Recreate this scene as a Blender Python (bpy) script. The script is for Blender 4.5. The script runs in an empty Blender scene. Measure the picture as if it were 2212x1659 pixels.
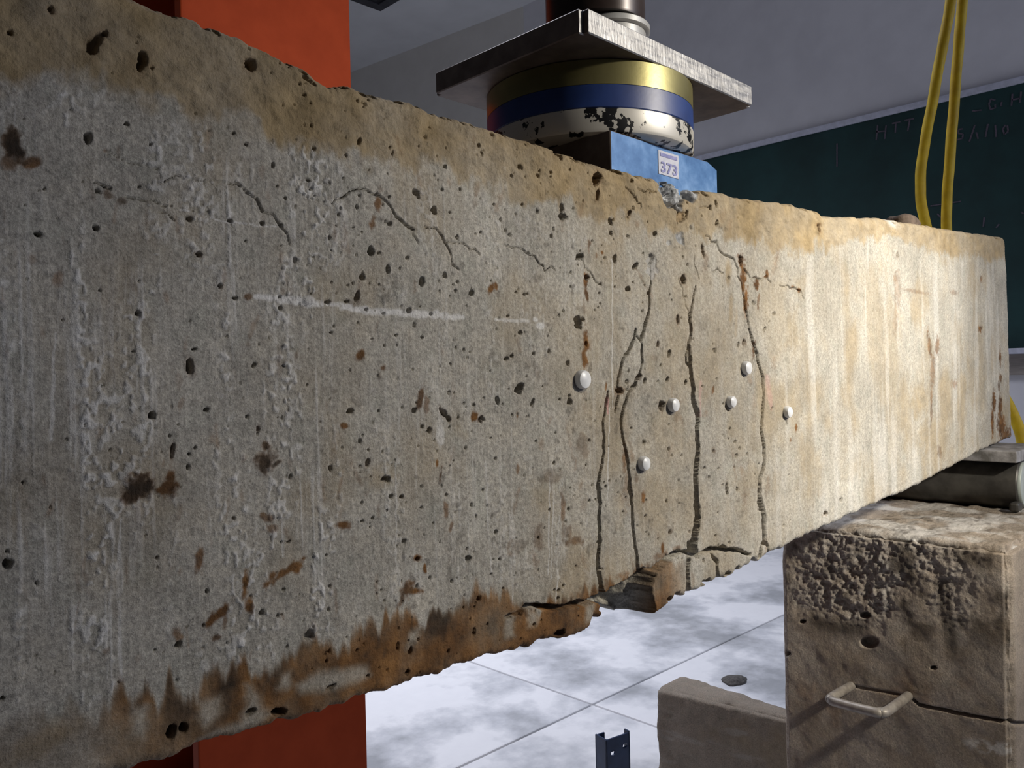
import bpy, bmesh, math, random
import numpy as np
from mathutils import Matrix, Vector

random.seed(4)
rng = np.random.default_rng(11)
scene = bpy.context.scene

# ------------------------------------------------------------------ camera
W, H, FPX = 2212.0, 1659.0, 1735.0
YAW, PITCH, ROLL = math.radians(45.3), math.radians(-0.3), math.radians(1.3)
CAM = np.array([0.0, 0.0, 0.90])
FW = np.array([math.cos(YAW)*math.cos(PITCH), math.sin(YAW)*math.cos(PITCH), math.sin(PITCH)])
R0 = np.cross(FW, [0, 0, 1.0]); R0 /= np.linalg.norm(R0)
U0 = np.cross(R0, FW)
RC = R0*math.cos(ROLL) - U0*math.sin(ROLL)
UC = U0*math.cos(ROLL) + R0*math.sin(ROLL)
cam_data = bpy.data.cameras.new('camera')
cam_data.sensor_width = 36.0
cam_data.lens = 36.0*FPX/W
cam_data.clip_start = 0.01
cam = bpy.data.objects.new('camera', cam_data)
scene.collection.objects.link(cam)
cam.matrix_world = Matrix(((RC[0], UC[0], -FW[0], CAM[0]), (RC[1], UC[1], -FW[1], CAM[1]),
                           (RC[2], UC[2], -FW[2], CAM[2]), (0, 0, 0, 1)))
scene.camera = cam

# ------------------------------------------------------------------ world, lights, exposure
world = bpy.data.worlds.new('room_air')
scene.world = world
world.use_nodes = True
bgn = world.node_tree.nodes['Background']
bgn.inputs[0].default_value = (0.62, 0.66, 0.80, 1)
bgn.inputs[1].default_value = 0.018


def add_light(name, kind, loc, aim, energy, color, **kw):
    d = bpy.data.lights.new(name, kind)
    d.energy = energy
    d.color = color
    for k, v in kw.items():
        setattr(d, k, v)
    o = bpy.data.objects.new(name, d)
    scene.collection.objects.link(o)
    o.location = loc
    o.rotation_euler = (Vector(aim) - Vector(loc)).to_track_quat('-Z', 'Y').to_euler()
    return o


# the work lamp held to the right of the picture (it makes the hot spot and the loop's shadows): hot centre and spill
add_light('work_lamp_beam_offscreen', 'SPOT', (0.86, -0.48, 1.31), (0.925, 0.34, 0.93), 42.0, (1.0, 0.94, 0.83),
          spot_size=math.radians(46), spot_blend=1.0, shadow_soft_size=0.02)
add_light('work_lamp_spill_offscreen', 'SPOT', (0.86, -0.48, 1.32), (0.86, 0.34, 0.97), 46.0, (1.0, 0.92, 0.79),
          spot_size=math.radians(97), spot_blend=1.0, shadow_soft_size=0.03)
# daylight filling the window opening of the right wall
add_light('window_right_offscreen', 'AREA', (2.95, -3.13, 1.85), (2.95, 2.0, 1.85), 34.0, (0.74, 0.80, 1.0),
          shape='RECTANGLE', size=1.8, size_y=1.5)
# ceiling fluorescent fitting above the open floor, up at the ceiling and above the frame
add_light('ceiling_tube_offscreen', 'AREA', (1.6, 2.6, 3.57), (1.6, 2.6001, 0.0), 62.0, (0.86, 0.89, 1.0),
          shape='RECTANGLE', size=1.6, size_y=0.5, spread=math.radians(120))
scene.view_settings.view_transform = 'Standard'
scene.view_settings.look = 'None'
scene.view_settings.gamma = 1.0
scene.view_settings.use_curve_mapping = False
scene.view_settings.exposure = 0.0


# ------------------------------------------------------------------ camera maths used to take measurements
def ray(x, y):
    return FW + (x - W/2)/FPX*RC - (y - H/2)/FPX*UC


def onY(x, y, Y):
    r = ray(x, y)
    return CAM + r*((Y - CAM[1])/r[1])


def onX(x, y, X):
    r = ray(x, y)
    return CAM + r*((X - CAM[0])/r[0])


def onZ(x, y, Z):
    r = ray(x, y)
    return CAM + r*((Z - CAM[2])/r[2])


def proj(P):
    d = np.asarray(P, float) - CAM
    z = d @ FW
    return W/2 + FPX*(d @ RC)/z, H/2 - FPX*(d @ UC)/z


# ------------------------------------------------------------------ numpy noise
TAB = [np.random.default_rng(100 + i).random((256, 256)).astype(np.float32) for i in range(6)]


def vnoise(x, y, seed=0):
    t = TAB[seed % 6]
    x = np.asarray(x, np.float64) + 17.3*seed + 1000
    y = np.asarray(y, np.float64) + 9.1*seed + 1000
    xi = np.floor(x).astype(np.int64)
    yi = np.floor(y).astype(np.int64)
    fx = x - xi
    fy = y - yi
    fx = fx*fx*(3 - 2*fx)
    fy = fy*fy*(3 - 2*fy)
    x0, x1, y0, y1 = xi & 255, (xi + 1) & 255, yi & 255, (yi + 1) & 255
    return (t[x0, y0]*(1-fx) + t[x1, y0]*fx)*(1-fy) + (t[x0, y1]*(1-fx) + t[x1, y1]*fx)*fy


def fbm(x, y, octs=4, seed=0):
    s = 0
    a = 0.5
    n = 0
    for i in range(octs):
        s = s + a*vnoise(x*2**i, y*2**i, seed + i)
        n += a
        a *= 0.55
    return s/n


def sst(a, b, x):
    t = np.clip((x - a)/(b - a), 0, 1)
    return t*t*(3 - 2*t)


# ------------------------------------------------------------------ materials
def nmat(name):
    m = bpy.data.materials.new(name)
    m.use_nodes = True
    nt = m.node_tree
    b = nt.nodes['Principled BSDF']
    return m, nt, b


def nd(nt, t, **kw):
    n = nt.nodes.new(t)
    for k, v in kw.items():
        setattr(n, k, v)
    return n


def noise_node(nt, scale, detail=4, rough=0.55, stretch=None, coord='Object'):
    tc = nd(nt, 'ShaderNodeTexCoord')
    src = tc.outputs[coord]
    if stretch:
        mp = nd(nt, 'ShaderNodeMapping')
        mp.inputs['Scale'].default_value = stretch
        nt.links.new(src, mp.inputs[0])
        src = mp.outputs[0]
    n = nd(nt, 'ShaderNodeTexNoise')
    n.inputs['Scale'].default_value = scale
    n.inputs['Detail'].default_value = detail
    n.inputs['Roughness'].default_value = rough
    nt.links.new(src, n.inputs['Vector'])
    return n.outputs['Fac']


def ramp(nt, fac, stops):
    r = nd(nt, 'ShaderNodeValToRGB')
    el = r.color_ramp.elements
    while len(el) > 1:
        el.remove(el[-1])
    el[0].position = stops[0][0]
    c = stops[0][1]
    el[0].color = (*c, 1) if len(c) == 3 else c
    for p, c in stops[1:]:
        e = el.new(p)
        e.color = (*c, 1)
    nt.links.new(fac, r.inputs[0])
    return r.outputs[0]


def mixc(nt, fac, a, b, mode='MIX'):
    m = nd(nt, 'ShaderNodeMix', data_type='RGBA', blend_type=mode)
    for sock, v in ((m.inputs[0], fac), (m.inputs[6], a), (m.inputs[7], b)):
        if isinstance(v, (int, float)):
            sock.default_value = v
        elif isinstance(v, tuple):
            sock.default_value = (*v, 1)
        else:
            nt.links.new(v, sock)
    return m.outputs[2]


def mathn(nt, op, a, b=None, clamp=False):
    m = nd(nt, 'ShaderNodeMath', operation=op, use_clamp=clamp)
    for i, v in enumerate((a, b)):
        if v is None:
            continue
        if isinstance(v, (int, float)):
            m.inputs[i].default_value = v
        else:
            nt.links.new(v, m.inputs[i])
    return m.outputs[0]


def bump(nt, b, fac, strength, dist, prev=None):
    n = nd(nt, 'ShaderNodeBump')
    n.inputs['Strength'].default_value = strength
    n.inputs['Distance'].default_value = dist
    nt.links.new(fac, n.inputs['Height'])
    if prev is not None:
        nt.links.new(prev, n.inputs['Normal'])
    nt.links.new(n.outputs[0], b.inputs['Normal'])
    return n.outputs[0]


def simple(name, c0, c1, scale=20, rough=0.5, metal=0.0, bstr=0.0, bscale=200, stretch=None, detail=5, lo=0.35, hi=0.65):
    m, nt, b = nmat(name)
    f = noise_node(nt, scale, detail, stretch=stretch)
    nt.links.new(ramp(nt, f, [(lo, c0), (hi, c1)]), b.inputs['Base Color'])
    b.inputs['Roughness'].default_value = rough
    b.inputs['Metallic'].default_value = metal
    if bstr:
        bump(nt, b, noise_node(nt, bscale, 4), bstr, 0.002)
    return m


def concrete_mat(name, base_a, base_b, tan=(0.31, 0.235, 0.13), streak=0.25, grain=0.6):
    m, nt, b = nmat(name)
    big = noise_node(nt, 9, 5, 0.6)
    col = ramp(nt, big, [(0.32, base_a), (0.68, base_b)])
    st = noise_node(nt, 1.0, 4, 0.6, stretch=(330, 330, 14))
    col = mixc(nt, streak, col, ramp(nt, st, [(0.3, (0.35, 0.35, 0.35)), (0.7, (0.72, 0.72, 0.72))]), 'OVERLAY')
    fine = noise_node(nt, 420, 5, 0.7)
    col = mixc(nt, grain, col, ramp(nt, fine, [(0.3, (0.22, 0.22, 0.22)), (0.7, (0.76, 0.76, 0.76))]), 'OVERLAY')
    vfine = noise_node(nt, 1050, 4, 0.7)
    col = mixc(nt, 0.5, col, ramp(nt, vfine, [(0.3, (0.25, 0.25, 0.24)), (0.7, (0.74, 0.74, 0.75))]), 'OVERLAY')
    hue = noise_node(nt, 55, 5, 0.65)
    col = mixc(nt, 0.45, col, ramp(nt, hue, [(0.32, (0.40, 0.42, 0.40)), (0.5, (0.51, 0.50, 0.49)), (0.68, (0.60, 0.57, 0.52))]), 'OVERLAY')
    a1 = nd(nt, 'ShaderNodeAttribute', attribute_name='stain_a')
    a2 = nd(nt, 'ShaderNodeAttribute', attribute_name='stain_b')
    s1 = nd(nt, 'ShaderNodeSeparateColor')
    s2 = nd(nt, 'ShaderNodeSeparateColor')
    nt.links.new(a1.outputs['Color'], s1.inputs[0])
    nt.links.new(a2.outputs['Color'], s2.inputs[0])
    mid = noise_node(nt, 70, 5, 0.65)
    tanc = ramp(nt, mid, [(0.3, (tan[0]*0.62, tan[1]*0.60, tan[2]*0.55)), (0.7, (tan[0]*1.25, tan[1]*1.25, tan[2]*1.25))])
    col = mixc(nt, s1.outputs[0], col, tanc)
    rustc = ramp(nt, mid, [(0.3, (0.055, 0.026, 0.009)), (0.5, (0.145, 0.066, 0.018)), (0.72, (0.27, 0.13, 0.038))])
    whitec = ramp(nt, fine, [(0.3, (0.50, 0.49, 0.47)), (0.7, (0.78, 0.77, 0.74))])
    col = mixc(nt, s2.outputs[0], col, whitec)
    col = mixc(nt, s1.outputs[1], col, rustc)
    freshc = ramp(nt, mid, [(0.35, (0.16, 0.17, 0.18)), (0.6, (0.48, 0.49, 0.50))])
    col = mixc(nt, s2.outputs[1], col, freshc)
    col = mixc(nt, s2.outputs[2], col, (0.80, 0.36, 0.38))
    darkc = ramp(nt, mid, [(0.3, (0.012, 0.010, 0.007)), (0.7, (0.06, 0.040, 0.024))])
    col = mixc(nt, s1.outputs[2], col, darkc)
    nt.links.new(col, b.inputs['Base Color'])
    b.inputs['Roughness'].default_value = 0.82
    b.inputs['Specular IOR Level'].default_value = 0.3
    p = bump(nt, b, fine, 0.75, 0.0014)
    p = bump(nt, b, st, 0.30, 0.0012, p)
    bump(nt, b, mid, 0.30, 0.0025, p)
    return m


M_BEAM = concrete_mat('stained_beam_concrete', (0.285, 0.27, 0.235), (0.44, 0.42, 0.37))
M_PIER = concrete_mat('taupe_pier_concrete', (0.24, 0.205, 0.17), (0.36, 0.315, 0.265), tan=(0.19, 0.135, 0.08), streak=0.1)
M_BLOCK = concrete_mat('floor_block_concrete', (0.25, 0.21, 0.165), (0.34, 0.29, 0.235), streak=0.08)


# ------------------------------------------------------------------ object helpers
def link(o):
    scene.collection.objects.link(o)
    return o


def world_loc(o):
    v = Vector((0, 0, 0))
    while o is not None:
        v = v + o.location
        o = o.parent
    return v


def tag(o, label, cat, group=None):
    o['label'] = label
    o['category'] = cat
    if group:
        o['group'] = group
    return o


def struct(o, label=None):
    o['kind'] = 'structure'
    if label:
        o['label'] = label
    return o


def finish(name, me, mats, parent=None, smooth=False, origin=None):
    if not isinstance(mats, (list, tuple)):
        mats = [mats]
    for m in mats:
        me.materials.append(m)
    n = len(me.vertices)
    co = np.empty(n*3, np.float32)
    me.vertices.foreach_get('co', co)
    co = co.reshape(-1, 3)
    if origin is None:
        mn, mx = co.min(0), co.max(0)
        origin = np.array([(mn[0]+mx[0])/2, (mn[1]+mx[1])/2, mn[2]])
    co = co - np.asarray(origin, np.float32)
    me.vertices.foreach_set('co', co.ravel())
    if smooth:
        me.polygons.foreach_set('use_smooth', [True]*len(me.polygons))
    me.update()
    o = bpy.data.objects.new(name, me)
    link(o)
    loc = Vector([float(v) for v in origin])
    if parent is not None:
        o.location = loc - world_loc(parent)
        o.parent = parent
    else:
        o.location = loc
    return o


def empty(name, loc):
    o = bpy.data.objects.new(name, None)
    o.empty_display_size = 0.05
    link(o)
    o.location = loc
    return o


def from_bm(name, bm, mats, parent=None, smooth=False, origin=None):
    bmesh.ops.recalc_face_normals(bm, faces=bm.faces)
    me = bpy.data.meshes.new(name)
    bm.to_mesh(me)
    bm.free()
    return finish(name, me, mats, parent, smooth, origin)


def bm_box(bm, mn, mx, bevel=0.0, seg=2):
    r = bmesh.ops.create_cube(bm, size=1.0)
    vs = r['verts']
    for v in vs:
        v.co = Vector([mn[i] + (v.co[i] + 0.5)*(mx[i]-mn[i]) for i in range(3)])
    if bevel > 0:
        es = list({e for v in vs for e in v.link_edges})
        bmesh.ops.bevel(bm, geom=es, offset=bevel, segments=seg, affect='EDGES', profile=0.5)


def box(name, mn, mx, mat, parent=None, bevel=0.0, seg=2):
    bm = bmesh.new()
    bm_box(bm, mn, mx, bevel, seg)
    return from_bm(name, bm, mat, parent)


def lathe(name, profile, center, mat, parent=None, seg=96, axis='Z', smooth=True):
    """profile: list of (radius, height); axis Z or Y"""
    bm = bmesh.new()
    rings = []
    for r, h in profile:
        ring = []
        for k in range(seg):
            a = 2*math.pi*k/seg
            if axis == 'Z':
                p = (center[0] + r*math.cos(a), center[1] + r*math.sin(a), center[2] + h)
            else:
                p = (center[0] + r*math.cos(a), center[1] + h, center[2] + r*math.sin(a))
            ring.append(bm.verts.new(p))
        rings.append(ring)
    for a, b in zip(rings[:-1], rings[1:]):
        for k in range(seg):
            bm.faces.new((a[k], a[(k+1) % seg], b[(k+1) % seg], b[k]))
    bm.faces.new(rings[0])
    bm.faces.new(rings[-1])
    o = from_bm(name, bm, mat, parent)
    if smooth:
        me = o.data
        for p in me.polygons:
            p.use_smooth = len(p.vertices) == 4
        for e in me.edges:
            pass
        me.set_sharp_from_angle(angle=math.radians(35))
    return o


def tube(name, pts, rad, mat, parent=None, seg=12, sub=1, lobes=0):
    """swept round tube along a smoothed polyline"""
    pts = [Vector(p) for p in pts]
    if sub > 1:
        out = []
        n = len(pts)
        for i in range(n-1):
            p0, p1, p2, p3 = pts[max(i-1, 0)], pts[i], pts[i+1], pts[min(i+2, n-1)]
            for k in range(sub):
                t = k/sub
                out.append(0.5*((2*p1) + (-p0+p2)*t + (2*p0-5*p1+4*p2-p3)*t*t + (-p0+3*p1-3*p2+p3)*t**3))
        out.append(pts[-1])
        pts = out
    bm = bmesh.new()
    rings = []
    tans = [(pts[min(i+1, len(pts)-1)] - pts[max(i-1, 0)]).normalized() for i in range(len(pts))]
    ref = Vector((1, 0, 0)) if abs(tans[0].x) < 0.8 else Vector((0, 1, 0))
    side = tans[0].cross(ref).normalized()
    for i, p in enumerate(pts):
        t = tans[i]
        side = (side - t*side.dot(t)).normalized()
        oth = t.cross(side)
        ring = []
        for k in range(seg):
            g = 2*math.pi*k/seg
            r = rad*(1 + (0.05*math.cos(3*g + i*0.9) if lobes else 0))
            ring.append(bm.verts.new(p + side*(r*math.cos(g)) + oth*(r*math.sin(g))))
        rings.append(ring)
    for a, b in zip(rings[:-1], rings[1:]):
        for k in range(seg):
            bm.faces.new((a[k], a[(k+1) % seg], b[(k+1) % seg], b[k]))
    bm.faces.new(rings[0])
    bm.faces.new(rings[-1])
    return from_bm(name, bm, mat, parent, smooth=True)


def mesh_from_quads(name, co, quads, smooth=True):
    me = bpy.data.meshes.new(name)
    nv, nf = len(co), len(quads)
    me.vertices.add(nv)
    me.vertices.foreach_set('co', np.ascontiguousarray(co, np.float32).ravel())
    me.loops.add(nf*4)
    me.loops.foreach_set('vertex_index', np.ascontiguousarray(quads, np.int32).ravel())
    me.polygons.add(nf)
    me.polygons.foreach_set('loop_start', np.arange(0, nf*4, 4, dtype=np.int32))
    me.polygons.foreach_set('use_smooth', np.full(nf, smooth))
    me.update(calc_edges=True)
    me.validate()
    return me


def set_attr(me, name, rgb):
    a = me.attributes.new(name, 'FLOAT_COLOR', 'POINT')
    d = np.ones((len(rgb), 4), np.float32)
    d[:, :3] = rgb
    a.data.foreach_set('color', d.ravel())


# ================================================================== ROOM
M_FLOOR, nt, b = nmat('dusty_white_floor')
f1 = noise_node(nt, 2.1, 7, 0.60)
c = ramp(nt, f1, [(0.38, (0.36, 0.37, 0.39)), (0.46, (0.58, 0.59, 0.62)), (0.53, (0.82, 0.82, 0.84))])
f2 = noise_node(nt, 26, 6, 0.6)
c = mixc(nt, 0.30, c, ramp(nt, f2, [(0.35, (0.36, 0.36, 0.36)), (0.65, (0.62, 0.62, 0.62))]), 'OVERLAY')
nt.links.new(c, b.inputs['Base Color'])
b.inputs['Roughness'].default_value = 0.6
M_JOINT = simple('floor_joint_grey', (0.40, 0.40, 0.41), (0.50, 0.50, 0.51), 30, 0.9)
M_WALL = simple('lilac_grey_wall_paint', (0.60, 0.59, 0.61), (0.65, 0.64, 0.66), 6, 0.8, bstr=0.1, bscale=90)
M_WALL2 = simple('beige_grey_wall_paint', (0.58, 0.555, 0.51), (0.62, 0.595, 0.55), 6, 0.8, bstr=0.1, bscale=90)
M_CEIL = simple('grey_ceiling_paint', (0.58, 0.585, 0.60), (0.63, 0.635, 0.65), 4, 0.85)

fl = struct(box('floor', (-3.0, -3.2, -0.10), (4.6, 7.0, -0.005), M_JOINT), 'white dusty concrete floor with straight joints')
xs = [-3.0, -0.3, 1.70, 3.70, 4.6]
ys = [-3.2, -0.57, 1.43, 3.43, 5.43, 7.0]
for i in range(len(xs)-1):
    for j in range(len(ys)-1):
        box('floor_slab', (xs[i]+0.003, ys[j]+0.003, -0.05), (xs[i+1]-0.003, ys[j+1]-0.003, 0.0), M_FLOOR, fl, 0.004, 2)
struct(box('wall_back', (4.2, -3.2, 0.0), (4.35, 4.04, 3.6), M_WALL), 'lilac grey painted wall behind the chalkboard')
bm = bmesh.new()
pw = [(4.2, 4.04), (3.84, 6.9), (4.0, 6.95), (4.36, 4.04)]
lo = [bm.verts.new((x, y, 0)) for x, y in pw]
hi = [bm.verts.new((x, y, 3.6)) for x, y in pw]
bm.faces.new(lo); bm.faces.new(hi)
for k in range(4):
    bm.faces.new((lo[k], lo[(k+1) % 4], hi[(k+1) % 4], hi[k]))
struct(from_bm('wall_left', bm, M_WALL2), 'beige grey wall under the dark ceiling')
struct(box('ceiling', (-3.0, -3.2, 3.6), (4.6, 7.0, 3.72), M_CEIL), 'grey painted ceiling')
# right wall with the window that lets the daylight in
wr = struct(box('wall_right', (-3.0, -3.2, 0.0), (4.2, -3.05, 1.05), M_WALL), 'wall below the daylight window')
box('wall_panel', (-3.0, -3.2, 2.65), (4.2, -3.05, 3.6), M_WALL, wr)
box('wall_panel', (-3.0, -3.2, 1.05), (2.0, -3.05, 2.65), M_WALL, wr)
box('wall_panel', (3.9, -3.2, 1.05), (4.2, -3.05, 2.65), M_WALL, wr)

# chalkboard on the back wall
M_BOARD, nt, b = nmat('dark_green_chalkboard')
f1 = noise_node(nt, 3.0, 6, 0.65)
nt.links.new(ramp(nt, f1, [(0.35, (0.003, 0.022, 0.021)), (0.7, (0.007, 0.040, 0.039))]), b.inputs['Base Color'])
b.inputs['Roughness'].default_value = 0.8
M_ALU = simple('pale_aluminium_trim', (0.42, 0.43, 0.50), (0.52, 0.53, 0.62), 40, 0.5)
M_STRIP = simple('brown_grey_strip', (0.22, 0.19, 0.17), (0.28, 0.25, 0.22), 25, 0.7, stretch=(1, 1, 14))
M_CHALK = simple('pinkish_chalk', (0.05, 0.055, 0.065), (0.12, 0.085, 0.115), 160, 0.95)
cb = empty('chalkboard', (4.19, 0.7, 0.87))
tag(cb, 'dark green wall chalkboard with faint chalk writing and pale trim', 'chalkboard')
box('board_panel', (4.178, -1.6, 0.99), (4.2, 3.0, 2.18), M_BOARD, cb)
box('trim', (4.165, -1.62, 2.175), (4.2, 3.02, 2.205), M_ALU, cb, 0.003)
box('trim', (4.165, 2.99, 0.97), (4.2, 3.02, 2.18), M_ALU, cb, 0.003)
box('chalk_tray', (4.11, -1.62, 0.965), (4.2, 3.02, 0.990), M_ALU, cb, 0.003)
box('bottom_strip', (4.172, -1.62, 0.87), (4.2, 3.02, 0.966), M_STRIP, cb, 0.003)  # plain brown-grey strip directly below the chalk tray


def chalk(strokes, w=0.0065):
    for s in strokes:
        bm = bmesh.new()
        P = [onX(x, y, 4.176) for x, y in s]
        for a, c2 in zip(P[:-1], P[1:]):
            d = np.array([0, c2[1]-a[1], c2[2]-a[2]])
            L = np.linalg.norm(d) + 1e-9
            n = np.array([0, -d[2], d[1]])/L*w/2
            vs = []
            for X in (4.1745, 4.1785):
                for p, sg in ((a, 1), (a, -1), (c2, -1), (c2, 1)):
                    q = p + n*sg
                    vs.append(bm.verts.new((X, q[1], q[2])))
            bm.faces.new(vs[0:4])
            for k in range(4):
                bm.faces.new((vs[k], vs[(k+1) % 4], vs[4+(k+1) % 4], vs[4+k]))
        bmesh.ops.remove_doubles(bm, verts=bm.verts, dist=1e-5)
        from_bm('chalk_stroke', bm, M_CHALK, cb)


chalk([[(1893, 303), (1896, 270)], [(1893, 285), (1912, 283)], [(1911, 300), (1914, 271)],
       [(1934, 287), (1935, 266)], [(1927, 267), (1945, 263)], [(1961, 283), (1965, 259)], [(1954, 260), (1974, 256)]])
chalk([[(2080, 278), (2070, 280), (2070, 288), (2080, 290), (2079, 299), (2068, 302)], [(2094, 306), (2106, 270)],
       [(2113, 300), (2109, 286)], [(2129, 296), (2134, 268)], [(2152, 296), (2150, 270)],
       [(2172, 270), (2166, 280), (2170, 290), (2178, 284), (2176, 271)]])
chalk([[(2150, 216), (2140, 214), (2136, 226), (2140, 236), (2150, 233), (2150, 226)], [(2185, 228), (2187, 203)],
       [(2186, 216), (2204, 212)], [(2203, 222), (2206, 198)], [(2120, 238), (2100, 240)], [(2162, 230), (2164, 220)]])
chalk([[(1808, 360), (1808, 310)]], 0.006)
chalk([[(2010, 445), (2075, 435)], [(2025, 462), (2036, 474)], [(2124, 490), (2126, 470)], [(2152, 492), (2158, 484)], [(2206, 458), (2211, 462)]], 0.006)

# dark ceiling cassette
M_BLACK = simple('black_plastic', (0.006, 0.006, 0.009), (0.014, 0.014, 0.02), 20, 0.5)
M_BLACK2 = simple('dull_black_rim', (0.020, 0.020, 0.026), (0.035, 0.035, 0.042), 20, 0.6)
fx = empty('ceiling_fixture', (2.9, 4.3, 3.45))
tag(fx, 'black square fixture hanging under the grey ceiling', 'ceiling fixture')
fc = onZ(822, 25, 3.45)
fx.location = (fc[0]-0.6, fc[1]-0.6, 3.45)
box('fixture_body', (fc[0]-1.2, fc[1]-1.2, 3.46), (fc[0], fc[1], 3.60), M_BLACK, fx, 0.01)
for a, c2 in (((fc[0]-1.2, fc[1]-0.07, 3.45), (fc[0], fc[1], 3.462)), ((fc[0]-0.07, fc[1]-1.2, 3.45), (fc[0], fc[1]-0.07, 3.462)),
              ((fc[0]-1.2, fc[1]-1.2, 3.45), (fc[0]-0.07, fc[1]-1.13, 3.462)), ((fc[0]-1.2, fc[1]-1.13, 3.45), (fc[0]-1.13, fc[1]-0.07, 3.462))):
    box('rim', a, c2, M_BLACK2, fx, 0.003)

# ================================================================== CONCRETE BEAM
YB, BW = 0.34, 0.15
top_px = [(327, 7), (355, 15), (389, 24), (404, 35), (426, 43), (452, 55), (474, 62), (488, 65), (517, 85), (557, 98), (593, 119),
          (636, 137), (662, 159), (687, 174), (712, 170), (760, 181), (790, 194), (830, 203), (872, 210), (917, 231), (989, 251), (1057, 271), (1134, 296),
          (1197, 321), (1265, 344), (1319, 359), (1360, 371), (1423, 386), (1440, 386), (1470, 392), (1509, 410), (1550, 414), (1581, 418), (1622, 431),
          (1677, 436), (1722, 443), (1753, 450), (1781, 458), (1790, 468), (1846, 470), (1915, 473), (1943, 477), (2001, 486), (2056, 496),
          (2111, 505), (2170, 512), (2181, 514)]
bot_px = [(0, 1742), (150, 1697), (253, 1668), (307, 1656), (368, 1641), (395, 1633), (442, 1611), (521, 1585), (585, 1566), (648, 1549),
          (711, 1532), (784, 1509), (873, 1480), (930, 1460), (977, 1450), (991, 1438), (1035, 1426), (1087, 1409), (1165, 1392),
          (1191, 1378), (1228, 1374), (1275, 1366), (1289, 1354), (1296, 1331), (1322, 1331), (1358, 1327), (1381, 1320), (1404, 1330),
          (1418, 1329), (1431, 1318), (1451, 1300), (1457, 1289), (1472, 1289), (1481, 1285), (1501, 1278), (1521, 1266), (1547, 1257),
          (1568, 1248), (1594, 1233), (1623, 1214), (1632, 1215), (1650, 1202), (1657, 1196), (1685, 1187), (1744, 1155), (1808, 1128),
          (1863, 1100), (1900, 1084), (1948, 1064), (1991, 1041), (2028, 1023), (2052, 1010), (2084, 993), (2117, 975), (2149, 960),
          (2182, 945), (2192, 936)]
topc = np.array([onY(x, y, YB) for x, y in top_px])[:, [0, 2]]
botc = np.array([onY(x, y, YB) for x, y in bot_px])[:, [0, 2]]
topc = np.vstack([[-0.44, topc[0, 1] + 0.050*(topc[0, 0]+0.44)], topc, [topc[-1, 0]+0.15, topc[-1, 1]+0.009]])
botc = np.vstack([[-0.44, botc[0, 1] + 0.045*(botc[0, 0]+0.44)], botc, [botc[-1, 0]+0.1, botc[-1, 1]+0.008]])


def hinge(X):          # local rotation of the sagging beam about its cracked mid-span
    return -0.045 + 0.103*sst(0.42, 0.56, X)


XEND = 1.417
cols = list(np.arange(-0.44, 0.05, 0.008))
X = 0.05
while X < XEND:
    cols.append(X)
    px0 = proj((X, YB, 0.9))[0]
    px1 = proj((X+0.001, YB, 0.9))[0]
    X += min(max(0.00050, 1.05*0.001/(px1-px0)), 0.004)
cols.append(XEND)
cols = np.array(cols)
NC, NR = len(cols), 470
V = np.linspace(0, 1, NR)
zt = np.interp(cols, topc[:, 0], topc[:, 1])
zb = np.interp(cols, botc[:, 0], botc[:, 1])
zt = zt + (fbm(cols*120, cols*0+3.1, 4, 1) - 0.5)*0.0034
zb = zb + (fbm(cols*150, cols*0+7.7, 4, 2) - 0.5)*0.0046
Zg = zb[None, :] + V[:, None]*(zt-zb)[None, :]
zmid = 0.5*(zt+zb)
hg = hinge(cols)
Xg = cols[None, :] - (Zg - zmid[None, :])*hg[None, :]
# wobble of the cast end face
endw = sst(XEND-0.05, XEND, cols)
Xg = Xg + endw[None, :]*(fbm(Zg*60, Zg*0+2, 3, 3)-0.5)*0.006
PX, PY = proj(np.stack([Xg, np.full_like(Xg, YB), Zg], -1))

depth = np.zeros_like(Xg)           # positive = into the concrete
TANM = np.zeros_like(Xg); RUST = np.zeros_like(Xg); DARK = np.zeros_like(Xg)
WHITE = np.zeros_like(Xg); FRESH = np.zeros_like(Xg); PINK = np.zeros_like(Xg)
NZ1 = fbm((0.82*Xg+0.57*Zg)*330, (0.82*Zg-0.57*Xg)*300, 4, 1)     # fine jitter shared by the features
NZ2 = fbm((0.82*Xg+0.57*Zg)*90, (0.82*Zg-0.57*Xg)*90, 4, 4)


def face(x, y):
    p = onY(x, y, YB)
    return np.array([p[0], p[2]])


def mm_per_px(x, y):
    a, b2 = face(x-1, y), face(x+1, y)
    c2, d2 = face(x, y-1), face(x, y+1)
    return abs(b2[0]-a[0])/2, abs(d2[1]-c2[1])/2


def window(x0, x1, z0, z1):
    c0 = max(np.searchsorted(cols, x0-0.012)-1, 0)
    c1 = min(np.searchsorted(cols, x1+0.012)+1, NC)
    zb_, zt_ = zb[c0:c1], zt[c0:c1]
    if c1 <= c0:
        return None
    r0 = int(max(0, np.floor((z0 - zb_.max())/(zt_-zb_).min()*NR) - 8))
    r1 = int(min(NR, np.ceil((z1 - zb_.min())/(zt_-zb_).min()*NR) + 8))
    if r1 <= r0:
        return None
    return slice(r0, r1), slice(c0, c1)


def seg_field(P, Wd, pad):
    """for each segment yields window, distance and interpolated half width"""
    for i in range(len(P)-1):
        a, b2 = P[i], P[i+1]
        w = window(min(a[0], b2[0])-pad, max(a[0], b2[0])+pad, min(a[1], b2[1])-pad, max(a[1], b2[1])+pad)
        if w is None:
            continue
        d = b2-a
        L2 = d @ d + 1e-12
        xx, zz = Xg[w]-a[0], Zg[w]-a[1]
        t = np.clip((xx*d[0]+zz*d[1])/L2, 0, 1)
        dist = np.hypot(xx-t*d[0], zz-t*d[1])
        yield w, dist, Wd[i]*(1-t)+Wd[i+1]*t, i


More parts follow.
